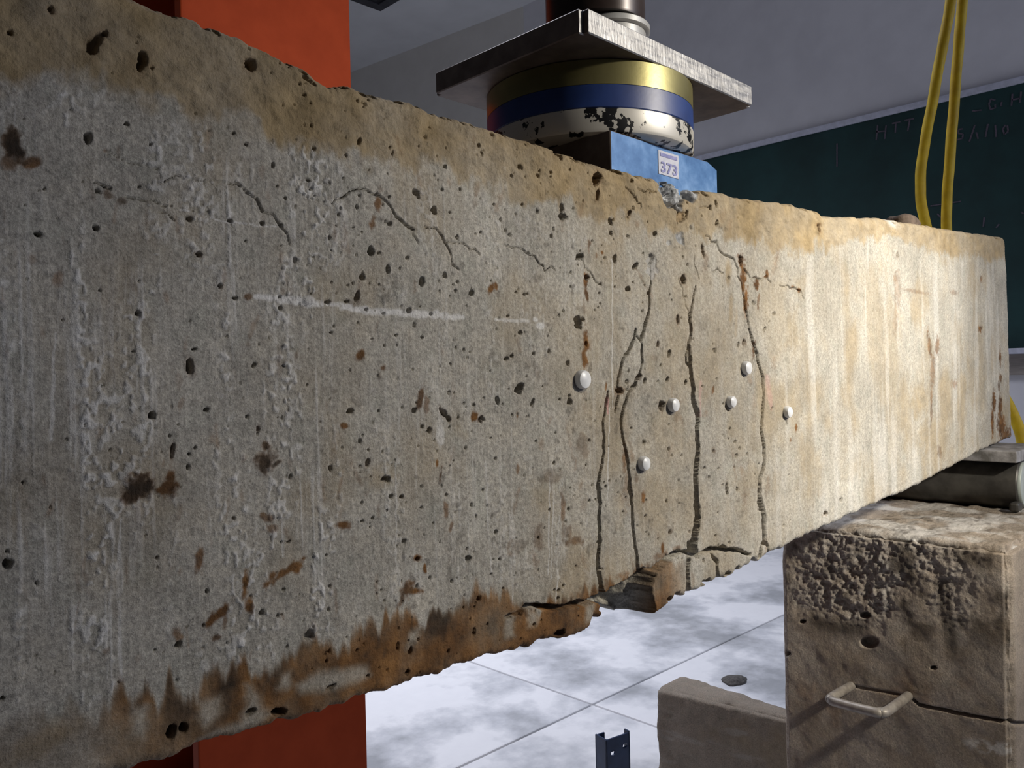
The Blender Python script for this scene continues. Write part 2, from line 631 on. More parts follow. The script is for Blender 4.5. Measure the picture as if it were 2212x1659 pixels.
def rough_line(pts, wid, n=5, jit=0.0009):
    P, Q = [], []
    for i in range(len(pts)-1):
        a, b2 = face(*pts[i]), face(*pts[i+1])
        mx, mz = mm_per_px(*pts[i])
        mx2, _ = mm_per_px(*pts[i+1])
        k = max(1, int(np.linalg.norm(b2-a)/0.0035))
        for j in range(k):
            t = j/k
            p = a*(1-t)+b2*t
            if j:
                p = p + rng.normal(0, jit*0.55, 2)
            P.append(p)
            Q.append(((wid[i]*mx)*(1-t)+(wid[i+1]*mx2)*t)/2*0.85*rng.uniform(0.88, 1.12))
    P.append(face(*pts[-1])); Q.append(wid[-1]*mm_per_px(*pts[-1])[0]/2)
    return np.array(P), np.array(Q)


def crack(pts, wid, dp=0.016, dark=0, jit=0.0009, aa=0.0006):
    if isinstance(wid, (int, float)):
        wid = [wid]*len(pts)
    P, Q = rough_line(pts, wid, jit=jit)
    pad = Q.max()+0.002
    for w, dist, hw, i in seg_field(P, Q, pad):
        m = sst(aa*0.8, -aa*0.6, dist-hw)
        dloc = np.minimum(dp, 0.003+hw*5.0)
        depth[w] = np.maximum(depth[w], dloc*m)


def hair(pts, wid=1.6, dark=0.6, dp=0.0025):
    wid = [q*0.55 for q in (wid if isinstance(wid, list) else [wid]*len(pts))]
    crack(pts, wid, dp*1.3, 0, 0.0022, 0.00040)


def blob(arr, x, y, rx, ry, amt=1.0, ang=0, dp=0.0, jag=0.55, soft=0.35, mode='max', nz=None):
    c0 = face(x, y)
    mx, mz = mm_per_px(x, y)
    ax, az = rx*mx, ry*mz
    R = max(ax, az)*1.7
    w = window(c0[0]-R, c0[0]+R, c0[1]-R, c0[1]+R)
    if w is None:
        return
    dx, dz = Xg[w]-c0[0], Zg[w]-c0[1]
    ca, sa = math.cos(math.radians(ang)), math.sin(math.radians(ang))
    u, v = (dx/mx*ca - dz/mz*sa), (dx/mx*sa + dz/mz*ca)
    d = np.hypot(u/rx, v/ry) + jag*2*((NZ1 if nz is None else nz)[w]-0.5)
    m = sst(1+soft*0.5, 1-soft, d)
    if arr is not None:
        if mode == 'max':
            arr[w] = np.maximum(arr[w], amt*m)
        elif mode == 'sub':
            arr[w] = arr[w]*(1-amt*m)
        else:
            arr[w] = arr[w] + amt*m
    if dp:
        depth[w] = np.maximum(depth[w], dp*m)


def streak(arr, pts, wid, amt, fade=True, th=0.35):
    P, Q = rough_line(pts, wid, jit=0.0006)
    pad = Q.max()+0.003
    n = len(P)
    for w, dist, hw, i in seg_field(P, Q, pad):
        q = fbm(Xg[w]*330, Zg[w]*40, 3, 2)
        m = sst(1.15, 0.45, dist/(hw+1e-5) + 1.1*(q-0.5))
        arr[w] = np.maximum(arr[w], amt*m*sst(0.15, th+0.1, q))


def poly_mask(poly, soft=0.0012):
    """signed soft mask of a pixel polygon on the face, over its window"""
    P = np.array([face(*p) for p in poly])
    w = window(P[:, 0].min()-0.004, P[:, 0].max()+0.004, P[:, 1].min()-0.004, P[:, 1].max()+0.004)
    x = Xg[w] + (NZ1[w]-0.5)*0.003
    z = Zg[w] + (NZ2[w]-0.5)*0.003
    inside = np.zeros(x.shape, bool)
    dist = np.full(x.shape, 1e9)
    n = len(P)
    for i in range(n):
        a, b2 = P[i], P[(i+1) % n]
        cond = ((a[1] > z) != (b2[1] > z)) & (x < (b2[0]-a[0])*(z-a[1])/(b2[1]-a[1]+1e-12)+a[0])
        inside ^= cond
        d = b2-a
        t = np.clip(((x-a[0])*d[0]+(z-a[1])*d[1])/(d @ d+1e-12), 0, 1)
        dist = np.minimum(dist, np.hypot(x-a[0]-t*d[0], z-a[1]-t*d[1]))
    sd = np.where(inside, dist, -dist)
    return w, sst(-soft, soft, sd), sd


def yline(pts, x):
    p = np.array(pts, float)
    return np.interp(x, p[:, 0], p[:, 1])


# --- general tone: brown casting skin along the top
tb = yline([(0, 168), (200, 188), (330, 240), (500, 275), (700, 325), (850, 350), (1000, 398), (1150, 440), (1300, 475), (1450, 505), (1600, 520),
            (1750, 540), (1850, 520), (1930, 512), (2000, 545), (2170, 566)], PX)
topy = yline(top_px, PX)
rel = (PY-topy)/np.maximum(tb-topy, 5)
edge = rel + 0.55*(fbm(Xg*55, Zg*55, 4, 2)-0.5)*1.6 + 0.25*(fbm(Xg*300, Zg*60, 3, 5)-0.5)
TANM = sst(1.12, 0.80, edge)*(0.42+0.75*fbm(Xg*32, Zg*32, 4, 3))
TANM *= np.where(PX > 1780, 0.9, 1.0)
# yellowish wash around the cracked zone and broad wash blotches
wash = sst(1050, 1350, PX)*sst(1900, 1500, PX)
TANM = np.maximum(TANM, wash*(0.04+0.42*sst(0.35, 0.75, fbm(Xg*22, Zg*18, 4, 5))))
TANM = np.maximum(TANM, 0.55*sst(0.57, 0.78, fbm(Xg*14, Zg*9, 5, 2))*sst(250, 900, PX))
# olive-grey damp patches on the left
TANM = np.maximum(TANM, 0.35*sst(0.52, 0.75, fbm(Xg*18, Zg*14, 4, 0)))

# --- rusty band along the bottom
rb = yline([(0, 1555), (120, 1560), (235, 1530), (255, 1492), (330, 1486), (430, 1466), (520, 1448), (600, 1432), (640, 1425), (685, 1385), (740, 1372),
            (800, 1335), (850, 1312), (900, 1330), (960, 1318), (1000, 1298), (1050, 1265), (1090, 1280), (1150, 1292), (1240, 1282),
            (1295, 1262), (1340, 1246), (1380, 1232), (1440, 1206), (1490, 1200), (1520, 1290)], PX)
mpx = np.interp(PX, [0, 700, 1400], [0.21, 0.24, 0.42])*0.001
dband = (PY-rb)*mpx                              # metres below the stain's upper limit
jg = (fbm(Xg*210, Zg*10, 4, 1)-0.5)*0.030 + (fbm(Xg*60, Zg*30, 3, 2)-0.5)*0.016
band = sst(-0.003, 0.006, dband+jg)*sst(1500, 1430, PX)*(0.30+0.70*sst(180, 280, PX))
f_a = fbm(Xg*38, Zg*30, 5, 3)
f_b = fbm(Xg*46, Zg*22, 5, 1)
RUST = np.maximum(RUST, band*np.clip(0.72+1.1*(f_a-0.42), 0.3, 0.97))
TANM = np.maximum(TANM, band*0.55)
DARK = np.maximum(DARK, band*0.78*sst(0.47, 0.66, f_b)*sst(0.046, 0.006, dband+jg*0.3))
for p in ([(640, 1480), (690, 1450), (790, 1440), (800, 1455), (770, 1475), (700, 1495), (650, 1498)],
          [(530, 1480), (545, 1482), (570, 1530), (590, 1545), (560, 1570), (430, 1605), (445, 1590), (520, 1560), (535, 1520)],
          [(430, 1515), (475, 1505), (480, 1545), (440, 1580), (425, 1550)], [(885, 1370), (910, 1355), (900, 1385), (880, 1400)],
          [(1092, 1330), (1112, 1322), (1110, 1375), (1090, 1378)], [(1140, 1320), (1165, 1318), (1160, 1350), (1140, 1355)],
          [(1265, 1310), (1285, 1300), (1280, 1340), (1265, 1345)], [(290, 1530), (320, 1525), (315, 1600), (285, 1590)],
          [(605, 1455), (630, 1450), (625, 1490), (600, 1490)]):
    w, m, sd = poly_mask(p, 0.003)
    RUST[w] *= 1-0.85*m
    DARK[w] *= 1-0.9*m
    TANM[w] *= 1-0.6*m

# --- vertical white efflorescence and gritty lumps, mainly on the left half
bodym = sst(0.9, 1.25, rel)*sst(0.002, -0.010, dband)
wl = bodym*(np.interp(PX, [0, 400, 620, 800, 1000, 1250, 1500], [0.9, 1.0, 1.0, 0.6, 0.5, 0.28, 0.06]))
grp = 0.55+0.45*np.exp(-((PX-640)/110)**2) + 0.25*np.exp(-((PX-120)/150)**2)
clu = fbm(Xg*70, Zg*11, 4, 2)
lump = sst(0.58, 0.70, vnoise(Xg*420, Zg*300, 3)*0.65+vnoise(Xg*850, Zg*650, 1)*0.35)
lump2 = sst(0.70, 0.80, vnoise(Xg*230, Zg*190, 5)*0.75+vnoise(Xg*600, Zg*600, 2)*0.25)
L = (lump*0.8+lump2*0.7)*sst(0.44, 0.66, clu)*wl*grp*1.25
fineline = sst(0.56, 0.78, fbm(Xg*620, Zg*22, 3, 4))*sst(0.40, 0.62, fbm(Xg*60, Zg*8, 3, 0))*wl
bumpout = L*0.0011 + fineline*0.00022
WHITE = np.maximum(WHITE, np.clip(0.90*L + 0.50*fineline, 0, 0.85))
# pale vertical scrapes
for x0, y0, x1, y1, wd in ((1322, 560, 1324, 880, 3), (1318, 880, 1312, 1080, 3), (1187, 1030, 1184, 1240, 3), (1196, 1060, 1190, 1250, 2.5), (1215, 1040, 1200, 1200, 2),
                           (855, 1000, 858, 1300, 3), (120, 720, 110, 950, 10), (262, 1120, 255, 1290, 8), (258, 1300, 262, 1470, 9), (610, 1120, 612, 1200, 7),
                           (690, 1010, 690, 1100, 5), (1050, 1000, 1062, 1250, 4), (1110, 1240, 1106, 1310, 3), (1205, 1230, 1200, 1300, 3), (64, 800, 55, 960, 9)):
    streak(WHITE, [(x0, y0), ((x0+x1)/2, (y0+y1)/2), (x1, y1)], [wd, wd*1.2, wd], 0.6)
# pale drips on the cleaner right half
rt = sst(1350, 1800, PX)
WHITE = np.maximum(WHITE, rt*0.30*sst(0.48, 0.72, fbm(Xg*60, Zg*6, 4, 3))*sst(0.9, 1.3, rel))
bumpout = bumpout + rt*(fbm(Xg*110, Zg*7, 3, 1)-0.5)*0.0008

# --- dark speckle
spk = sst(0.70, 0.80, vnoise(Xg*420, Zg*380, 2)*0.6+vnoise(Xg*180, Zg*170, 5)*0.4)
spk *= np.interp(PX, [0, 600, 800, 1300, 1600, 1750], [0.2, 0.35, 0.9, 0.9, 0.5, 0.1])*sst(1.0, 1.4, rel)
DARK = np.maximum(DARK, 0.45*spk*sst(0.42, 0.60, fbm(Xg*40, Zg*40, 3, 1)))

# --- random air holes
for k in range(1500):
    x = rng.uniform(0, 1760)
    y = rng.uniform(60, 1500)
    dens = np.interp(x, [0, 500, 800, 1300, 1600, 1760], [0.10, 0.25, 1.0, 1.0, 0.6, 0.15])
    if rng.random() > dens:
        continue
    r = rng.uniform(0.9, 1.9)*(1+rng.exponential(0.4))
    blob(None, x, y, r, r*rng.uniform(0.9, 1.6), 0.8, rng.uniform(-20, 20), dp=0.0030, jag=0.9)

# --- the air holes and dents that can be told apart: x, y, rx, ry, angle, depth mm, dark, rust
for x, y, rx, ry, an, dp, dk, ru in (
        (205, 97, 12, 28, 28, 5, .85, .2), (305, 132, 13, 20, 10, 6, .9, .2), (543, 142, 13, 14, 0, 6, .9, .2), (225, 74, 5, 6, 0, 4, .8, 0), (22, 70, 8, 9, 0, 4, .7, 0),
        (108, 22, 6, 8, 0, 3, .7, .3), (190, 299, 8, 11, 0, 4, .9, 0), (325, 312, 6, 6, 0, 4, .9, 0), (272, 268, 6, 3, 10, 3, .8, 0), (532, 312, 4, 4, 0, 4, .9, 0),
        (590, 357, 4, 7, 0, 4, .9, 0), (678, 320, 5, 5, 0, 4, .9, 0), (776, 307, 4, 8, 20, 4, .9, 0), (666, 388, 4, 4, 0, 4, .9, 0), (617, 428, 4, 4, 0, 4, .9, 0),
        (80, 505, 9, 5, 10, 4, .95, 0), (205, 492, 7, 5, 20, 4, .9, 0), (408, 473, 6, 5, 20, 4, .9, 0), (496, 477, 6, 5, 0, 4, .9, 0), (568, 483, 6, 6, 0, 4, .95, 0),
        (608, 487, 5, 4, 0, 4, .9, 0), (430, 548, 8, 6, 30, 3, .85, .2), (476, 617, 5, 5, 0, 4, .9, 0), (508, 643, 7, 5, 0, 4, .9, 0), (296, 677, 7, 6, 0, 4, .9, 0),
        (605, 641, 4, 3, 0, 3, .9, 0), (709, 652, 5, 3, 0, 3, .9, 0), (751, 650, 4, 3, 0, 3, .9, 0), (793, 668, 4, 3, 0, 3, .9, 0), (883, 670, 4, 5, 0, 3, .9, 0), (932, 677, 4, 5, 0, 3, .9, 0),
        (774, 640, 5, 14, 20, 3, .85, .2), (802, 544, 6, 10, 0, 4, .9, 0), (839, 580, 4, 8, 0, 4, .9, 0), (784, 598, 6, 6, 0, 3, .8, 0), (842, 483, 5, 6, 0, 4, .9, 0),
        (898, 414, 7, 7, 0, 4, .9, 0), (938, 456, 5, 8, -20, 4, .9, 0), (961, 594, 4, 6, 0, 4, .9, 0), (910, 610, 6, 10, 20, 4, .85, 0), (1018, 632, 5, 6, 10, 4, .9, 0), (987, 513, 3, 5, 0, 3, .9, 0),
        (962, 359, 2.5, 4, 0, 4, .9, 0), (1043, 330, 3, 4, 0, 4, .9, 0), (1125, 359, 5, 6, 0, 5, .95, 0), (1188, 373, 3, 4, 0, 4, .9, 0), (1210, 328, 5, 5, 0, 4, .9, 0), (1213, 340, 3, 5, 0, 4, .9, 0),
        (1165, 369, 2, 3, 0, 3, .9, 0), (1136, 382, 2, 3, 0, 3, .9, 0), (1288, 388, 7, 15, 14, 6, .9, .3), (1291, 422, 3, 13, 4, 5, .9, .3), (1213, 450, 4, 8, 0, 4, .9, 0), (1214, 469, 6, 8, 20, 5, .9, 0),
        (1318, 479, 4, 8, -15, 4, .9, 0), (1320, 503, 3, 6, 0, 4, .95, 0), (1359, 461, 3, 6, 20, 3, .85, .3), (1364, 391, 3, 4, 0, 3, .9, 0), (1414, 505, 4, 5, 0, 4, .9, 0), (1397, 387, 2, 4, 0, 3, .9, 0),
        (1518, 541, 3, 13, -10, 4, .9, .3), (1548, 440, 3, 7, 0, 4, .9, 0), (1533, 448, 3, 5, 0, 4, .9, 0), (1549, 482, 3, 6, 0, 4, .9, 0), (1769, 494, 3, 9, -4, 4, .85, .5), (1939, 552, 2, 7, 0, 3, .85, .2),
        (1477, 604, 5, 9, -10, 5, .9, .3), (1356, 625, 4, 6, 30, 4, .9, 0), (1372, 575, 4, 8, 35, 4, .9, 0), (1246, 695, 8, 16, -10, 5, .85, 0), (1405, 560, 8, 16, 20, 2, .5, 0), (1268, 600, 6, 5, 0, 4, .9, .3),
        (1250, 555, 7, 9, 20, 4, .8, 0), (1328, 560, 5, 8, 0, 3, .8, 0), (1463, 690, 3, 9, 0, 3, .8, .3), (1444, 764, 3, 9, 5, 3, .9, 0), (1420, 745, 3, 8, 0, 3, .8, .3),
        (1339, 846, 7, 8, 0, 4, .7, .5), (1380, 815, 4, 6, 20, 4, .85, .2), (1392, 822, 3, 8, 12, 3, .9, 0), (1430, 877, 6, 11, 10, 4, .85, .2), (1441, 820, 3, 6, 20, 4, .9, 0), (1480, 826, 3, 7, 15, 3, .9, 0),
        (1125, 838, 7, 12, 35, 5, .95, 0), (1076, 867, 4, 10, -15, 4, .85, 0), (1152, 868, 3, 8, 20, 3, .9, 0), (1230, 868, 6, 6, 0, 4, .9, 0), (963, 897, 5, 17, -38, 4, .85, .2), (1040, 905, 4, 6, 25, 3, .85, .2),
        (896, 886, 5, 6, 0, 4, .9, 0), (928, 930, 4, 7, 0, 4, .85, 0), (410, 792, 9, 17, 8, 6, .95, .2), (420, 754, 8, 3, -10, 3, .9, 0), (328, 897, 8, 8, -20, 5, .95, 0), (446, 885, 6, 5, -10, 4, .95, 0),
        (366, 942, 4, 6, 0, 3, .8, 0), (372, 975, 4, 22, 8, 3, .75, .3), (386, 917, 4, 3, 0, 3, .9, 0), (422, 968, 3, 3, 0, 3, .9, 0), (535, 900, 4, 4, 0, 3, .9, 0), (558, 927, 3, 6, 0, 3, .8, .3),
        (835, 1034, 8, 6, 0, 4, .8, 0), (846, 1072, 5, 4, 0, 4, .95, 0), (868, 1074, 5, 4, 0, 4, .95, 0), (794, 1000, 4, 8, 10, 3, .8, .2), (806, 1120, 3, 3, 0, 3, .9, 0), (758, 888, 6, 5, -20, 3, .9, 0),
        (15, 1221, 13, 12, 0, 4, .8, 0), (5, 1510, 6, 5, 0, 4, .95, 0), (387, 1395, 9, 9, 0, 5, .9, 0), (543, 1538, 15, 10, -10, 7, .98, 0), (370, 1580, 11, 17, 20, 7, .95, .2), (398, 1574, 15, 10, 50, 7, .95, .2),
        (713, 1484, 12, 5, -20, 5, .95, .3), (602, 1540, 22, 9, 20, 6, .7, .3), (668, 1370, 9, 15, 20, 2, .8, .2), (886, 1408, 4, 6, 0, 4, .95, .2), (881, 1453, 6, 5, 0, 4, .95, .2), (858, 1395, 3, 7, 10, 3, .9, .3),
        (1023, 1365, 3, 8, 5, 4, .95, .2), (1034, 1293, 4, 4, 0, 3, .9, 0), (1010, 1208, 6, 6, 0, 3, .8, 0), (903, 1208, 5, 5, 0, 3, .6, .6), (1210, 1370, 12, 9, 10, 4, .6, 0), (1100, 1330, 6, 6, 0, 3, .7, .3),
        (1568, 1055, 2.5, 14, -2, 4, .9, 0), (1590, 1056, 1.5, 6, 0, 3, .9, 0), (1572, 880, 5, 10, 0, 3, .7, 0), (1448, 1150, 3, 4, 0, 3, .8, .4), (1606, 740, 3, 8, 12, 3, .85, .3), (1594, 745, 2, 6, 8, 3, .85, 0),
        (1697, 912, 2, 6, 0, 3, .85, 0), (1817, 1080, 3, 5, 0, 3, .9, 0), (1785, 1110, 4, 5, 0, 3, .8, .3), (1650, 712, 2, 5, 20, 3, .85, 0), (1548, 520, 2, 3, 0, 3, .85, 0), (1600, 560, 5, 10, 0, 3, .5, .8)):
    kk = 0.86 if x < 700 else 1.0
    blob(None, x, y, rx*kk, ry*kk, dk, an, dp=dp*0.0017, jag=0.75)
    if ru:
        blob(RUST, x, y, rx*1.8, ry*1.5, ru, an, jag=0.8)

# --- rust and dirt stains lying on the surface: x, y, rx, ry, angle, rust, dark
for x, y, rx, ry, an, ru, dk in (
        (28, 318, 24, 36, -10, .9, .92), (70, 352, 22, 12, -30, .75, .2), (20, 352, 22, 18, 0, .6, .5), (300, 1050, 27, 30, 25, .8, .85), (285, 1072, 22, 14, 0, .8, .75), (365, 1056, 17, 20, 15, .95, .25),
        (352, 1063, 18, 6, 20, .95, .1), (368, 1030, 9, 12, 0, .9, .3), (573, 997, 20, 27, 12, .6, .88), (573, 967, 8, 10, 0, .6, .8), (600, 1000, 14, 5, -25, .5, .8), (780, 766, 9, 14, 22, .95, .2), (828, 795, 8, 7, 0, .75, 0),
        (745, 920, 8, 6, 0, .8, 0), (908, 862, 6, 26, 10, .75, .15), (922, 870, 5, 22, 6, .55, 0), (1024, 898, 7, 11, 0, .9, 0), (1037, 905, 4, 7, 25, .5, .5), (616, 1236, 46, 9, -24, .9, .35), (640, 1224, 14, 12, -24, .9, .1),
        (590, 1245, 14, 9, -10, .8, .4), (530, 1262, 7, 26, 8, .9, .3), (538, 1308, 10, 15, 0, .95, .3), (470, 1330, 30, 12, -30, .95, .1), (455, 1340, 10, 20, 25, .9, .1), (485, 1345, 5, 18, 0, .6, 0), (430, 1212, 8, 26, 8, .75, .1),
        (470, 1378, 12, 6, 15, .7, .3), (905, 1206, 10, 9, 0, .95, .15), (918, 1225, 4, 12, 0, .9, 0), (880, 1272, 12, 18, 0, .8, .5), (897, 1278, 18, 6, 12, .9, .1), (868, 1290, 6, 18, 18, .7, .5), (741, 1134, 16, 10, 20, .85, .2),
        (575, 1118, 18, 8, 35, .6, .3), (590, 1140, 16, 8, 0, .5, .1), (945, 1000, 3, 14, 5, .9, 0), (953, 1025, 2.5, 14, 5, .7, .4), (965, 1105, 5, 20, -6, .6, .1), (975, 1140, 4, 14, 12, .6, .2), (122, 600, 12, 20, 20, .45, 0),
        (230, 1410, 10, 14, 15, .4, 0), (382, 1370, 9, 16, -20, .6, .05), (233, 420, 16, 9, 15, .4, .45), (262, 434, 9, 7, 0, .3, .6), (226, 325, 6, 6, 0, .6, 0), (70, 560, 10, 10, 0, .25, 0),
        (818, 437, 8, 18, 10, .75, .15), (806, 480, 6, 16, 10, .7, .05), (1060, 625, 7, 11, 10, .9, .1), (1070, 620, 4, 8, 0, .8, 0), (535, 640, 8, 7, 0, .7, .1), (1265, 612, 6, 22, 3, .95, .1), (1268, 640, 4, 12, 0, .8, 0),
        (1265, 735, 7, 24, -2, .95, .1), (1262, 778, 7, 26, -2, .9, .1), (1301, 545, 3, 4, 0, .9, 0), (1271, 530, 3, 12, 0, .6, .1), (1310, 835, 2, 12, 5, .8, 0), (1288, 552, 2, 6, 0, .5, 0),
        (1605, 600, 6, 34, 3, .95, .1), (1611, 650, 5, 28, 3, .85, 0), (1633, 616, 5, 16, 5, .9, .2), (1638, 650, 3, 18, 5, .6, 0), (1600, 558, 4, 14, 0, .8, .4), (1656, 592, 3, 9, 0, .8, .1), (1727, 627, 4, 5, 0, .85, 0),
        (1712, 620, 4, 4, 0, .7, 0), (1627, 755, 3, 16, 8, .75, 0), (1540, 840, 3, 10, 10, .7, 0), (1717, 925, 2.5, 7, 0, .8, 0), (1705, 950, 2, 5, 0, .6, 0), (1390, 1075, 4, 12, 5, .8, 0), (1375, 1030, 5, 14, 0, .4, .1),
        (1432, 1185, 4, 12, 5, .85, 0), (1350, 990, 6, 30, 3, .6, .2), (1352, 1060, 8, 40, 3, .3, .05), (1240, 1168, 24, 10, 5, .55, .3), (1225, 1150, 10, 16, 0, .35, .1), (1165, 1160, 10, 26, 0, .3, .35),
        (1190, 1030, 24, 14, -10, .2, .25), (1215, 1100, 5, 36, -2, .5, .2), (1120, 1180, 22, 14, 0, .15, .2), (1260, 960, 14, 26, 0, .25, .15), (1120, 1012, 3, 14, 0, .6, 0), (1118, 895, 2, 8, 0, .7, 0),
        (2160, 772, 2.5, 20, 0, .95, .15), (2161, 815, 3, 9, 0, .7, .3), (2157, 835, 2, 12, 0, .6, .4), (2146, 868, 4, 24, 2, .95, .15), (2143, 910, 3, 30, 0, .85, 0), (2160, 880, 4, 26, 0, .9, .3), (2163, 920, 10, 28, -6, .95, .1),
        (2174, 940, 14, 16, 0, .8, .3), (2118, 710, 4, 7, 10, .85, 0), (2120, 603, 3, 7, 0, .6, .1), (2008, 745, 4, 30, -6, .6, 0), (2024, 748, 4, 22, 3, .6, 0), (2015, 800, 5, 40, 3, .45, 0), (2062, 830, 6, 10, 0, .4, 0),
        (2012, 870, 2.5, 46, 2, .5, .05), (2030, 975, 4, 14, 0, .4, .15), (1940, 632, 7, 44, 2, .3, 0), (1980, 630, 30, 4, 0, .35, 0), (1935, 690, 5, 40, 4, .25, 0), (1935, 600, 4, 14, 0, .45, 0), (2060, 632, 8, 6, 0, .35, 0)):
    blob(RUST, x, y, rx*1.08, ry*1.08, min(1.0, ru*1.2), an, jag=0.8, soft=0.5)
    if dk:
        blob(DARK, x, y, rx, ry, dk, an, jag=0.8, soft=0.45)
# many faint drips and smears
for k in range(260):
    x = rng.uniform(0, 1700)
    y = rng.uniform(250, 1450)
    lng = rng.uniform(8, 40)
    blob(RUST, x, y, rng.uniform(2, 7), lng, rng.uniform(0.08, 0.40), rng.normal(0, 12), jag=1.2, soft=0.9)
for k in range(120):
    x = rng.uniform(200, 1650)
    y = rng.uniform(300, 1400)
    blob(DARK, x, y, rng.uniform(4, 14), rng.uniform(4, 16), rng.uniform(0.08, 0.28), 0, jag=1.5, soft=0.9)
# ochre washes
for x, y, rx, ry, an, am in ((1572, 600, 7, 40, 2, .75), (1578, 660, 6, 50, 3, .7), (1590, 690, 5, 40, 3, .6), (1985, 870, 26, 44, 0, .6), (2000, 940, 16, 44, 0, .6), (1960, 900, 14, 30, 0, .35),
                             (1710, 720, 22, 60, 8, .5), (1735, 620, 20, 30, 0, .35), (1620, 1040, 50, 40, 0, .45), (1560, 1090, 40, 30, 0, .3), (1760, 1020, 20, 60, 0, .4), (1850, 1010, 30, 26, 0, .35), (1820, 960, 20, 60, 0, .2),
                             (1340, 1090, 12, 60, 0, .4), (1180, 1080, 40, 50, 0, .45), (1290, 880, 30, 60, 0, .3), (2100, 830, 10, 14, 0, .35), (2128, 818, 8, 12, 0, .4), (2185, 820, 8, 16, 0, .6), (2040, 565, 12, 14, 0, .4),
                             (990, 920, 20, 40, 0, .4), (740, 1050, 60, 40, 0, .35), (660, 1060, 40, 60, 0, .35), (830, 1030, 40, 30, 0, .5), (300, 180, 60, 60, 20, .3), (320, 215, 25, 30, 10, .45),
                             (100, 1600, 160, 40, -15, .55), (1420, 640, 60, 60, 0, .25), (160, 20, 160, 20, 20, .5), (500, 200, 140, 30, 20, .4), (1700, 445, 80, 14, 10, .6), (1640, 455, 60, 12, 10, .6)):
    blob(TANM, x, y, rx, ry, am, an, jag=0.8, soft=0.9, nz=NZ2)

# --- white brush stroke, chalk marks
streak(WHITE, [(552, 641), (600, 645), (672, 652)], [16, 22, 24], 1.0, th=0.2)
streak(WHITE, [(640, 652), (720, 658), (760, 662)], [16, 13, 10], 0.9, th=0.25)
streak(WHITE, [(740, 664), (820, 672), (900, 678), (1000, 685)], [12, 20, 18, 12], 0.95, th=0.25)
streak(WHITE, [(1070, 690), (1100, 692), (1140, 694)], [6, 8, 6], 0.7)
streak(WHITE, [(377, 450), (452, 469), (512, 481), (558, 488), (625, 489)], [3, 3, 5, 5, 2], 0.8, th=0.2)
blob(WHITE, 1165, 704, 10, 7, .9); blob(WHITE, 1155, 690, 5, 5, .8)
blob(WHITE, 952, 940, 9, 26, .6); blob(WHITE, 950, 910, 8, 14, .35)
blob(WHITE, 1930, 480, 12, 14, .5, soft=.8)
for p, w_ in (([(1313, 848), (1315, 865), (1314, 893)], [4, 5, 3]), ([(1512, 828), (1511, 860), (1514, 898)], [10, 7, 5]), ([(1656, 815), (1660, 860), (1664, 880)], [12, 16, 8])):
    streak(PINK, p, w_, 0.45 if w_[0] < 5 else 0.18)

# --- hairline cracks
hair([(229, 324), (250, 339), (280, 354), (313, 357), (341, 367)], 2.0, .45, .0015)
hair([(205, 393), (220, 401), (238, 408)], 6, .9, .004)
hair([(270, 426), (301, 432), (332, 435), (371, 446)], 2.2, .6)
hair([(340, 455), (362, 463), (377, 477)], 2, .5)
hair([(353, 393), (377, 381), (400, 386), (437, 390), (461, 390), (488, 397), (518, 399), (533, 417), (555, 429), (570, 459)], [2, 3, 2, 2, 2, 3, 3, 3, 4, 2.5], .6)
hair([(506, 393), (530, 411), (554, 430), (566, 457), (590, 463), (605, 487), (621, 505), (627, 529)], [3, 4, 4, 3, 2, 5, 3, 1.5], .6)
hair([(654, 421), (680, 431), (711, 442)], 1.5, .35, .001)
hair([(718, 440), (741, 427), (762, 412), (789, 407), (819, 421), (844, 445), (868, 478), (892, 496)], [2, 4, 3, 3, 5, 5, 6, 5], .85, .004)
hair([(890, 505), (900, 520), (903, 527)], 2, .5)
hair([(916, 490), (940, 493), (958, 520), (970, 541), (976, 571), (991, 583)], [2, 3, 7, 3, 2, 2.5], .8, .003)
hair([(960, 522), (1000, 525), (1036, 550)], [1.5, 2, 2.5], .55)
hair([(1089, 528), (1112, 534), (1134, 546), (1153, 553), (1171, 573), (1175, 587), (1198, 584)], [2, 3, 3, 3, 3, 2, 1.5], .7)
hair([(1350, 404), (1360, 413), (1372, 425), (1384, 439), (1384, 450)], 2.4, .8)
hair([(1375, 407), (1387, 412), (1400, 410), (1417, 415)], 2.2, .75)
hair([(1253, 558), (1262, 580), (1285, 607), (1300, 615)], 2, .6)
hair([(1528, 448), (1512, 449)], 2, .6)
hair([(1524, 509), (1548, 523), (1554, 541), (1563, 550), (1584, 559), (1589, 571), (1593, 595), (1600, 607), (1604, 631)], [2, 2.2, 2.4, 3, 4, 3.5, 2.5, 3, 3.5], .85, .004)
hair([(1607, 580), (1616, 592), (1626, 601), (1640, 602), (1656, 595), (1665, 616)], [4, 3, 2.5, 2.5, 3, 1.8], .75)
hair([(1683, 616), (1714, 621), (1732, 631), (1738, 646)], [1.5, 2.5, 2, 1.5], .6)
hair([(1500, 553), (1503, 580), (1510, 604)], 2.2, .6)
hair([(1465, 600), (1474, 622), (1480, 655), (1487, 690)], 1.6, .4, .0015)
hair([(1540, 588), (1548, 580), (1562, 590)], 2, .4)
hair([(1408, 553), (1406, 595)], 2, .5)

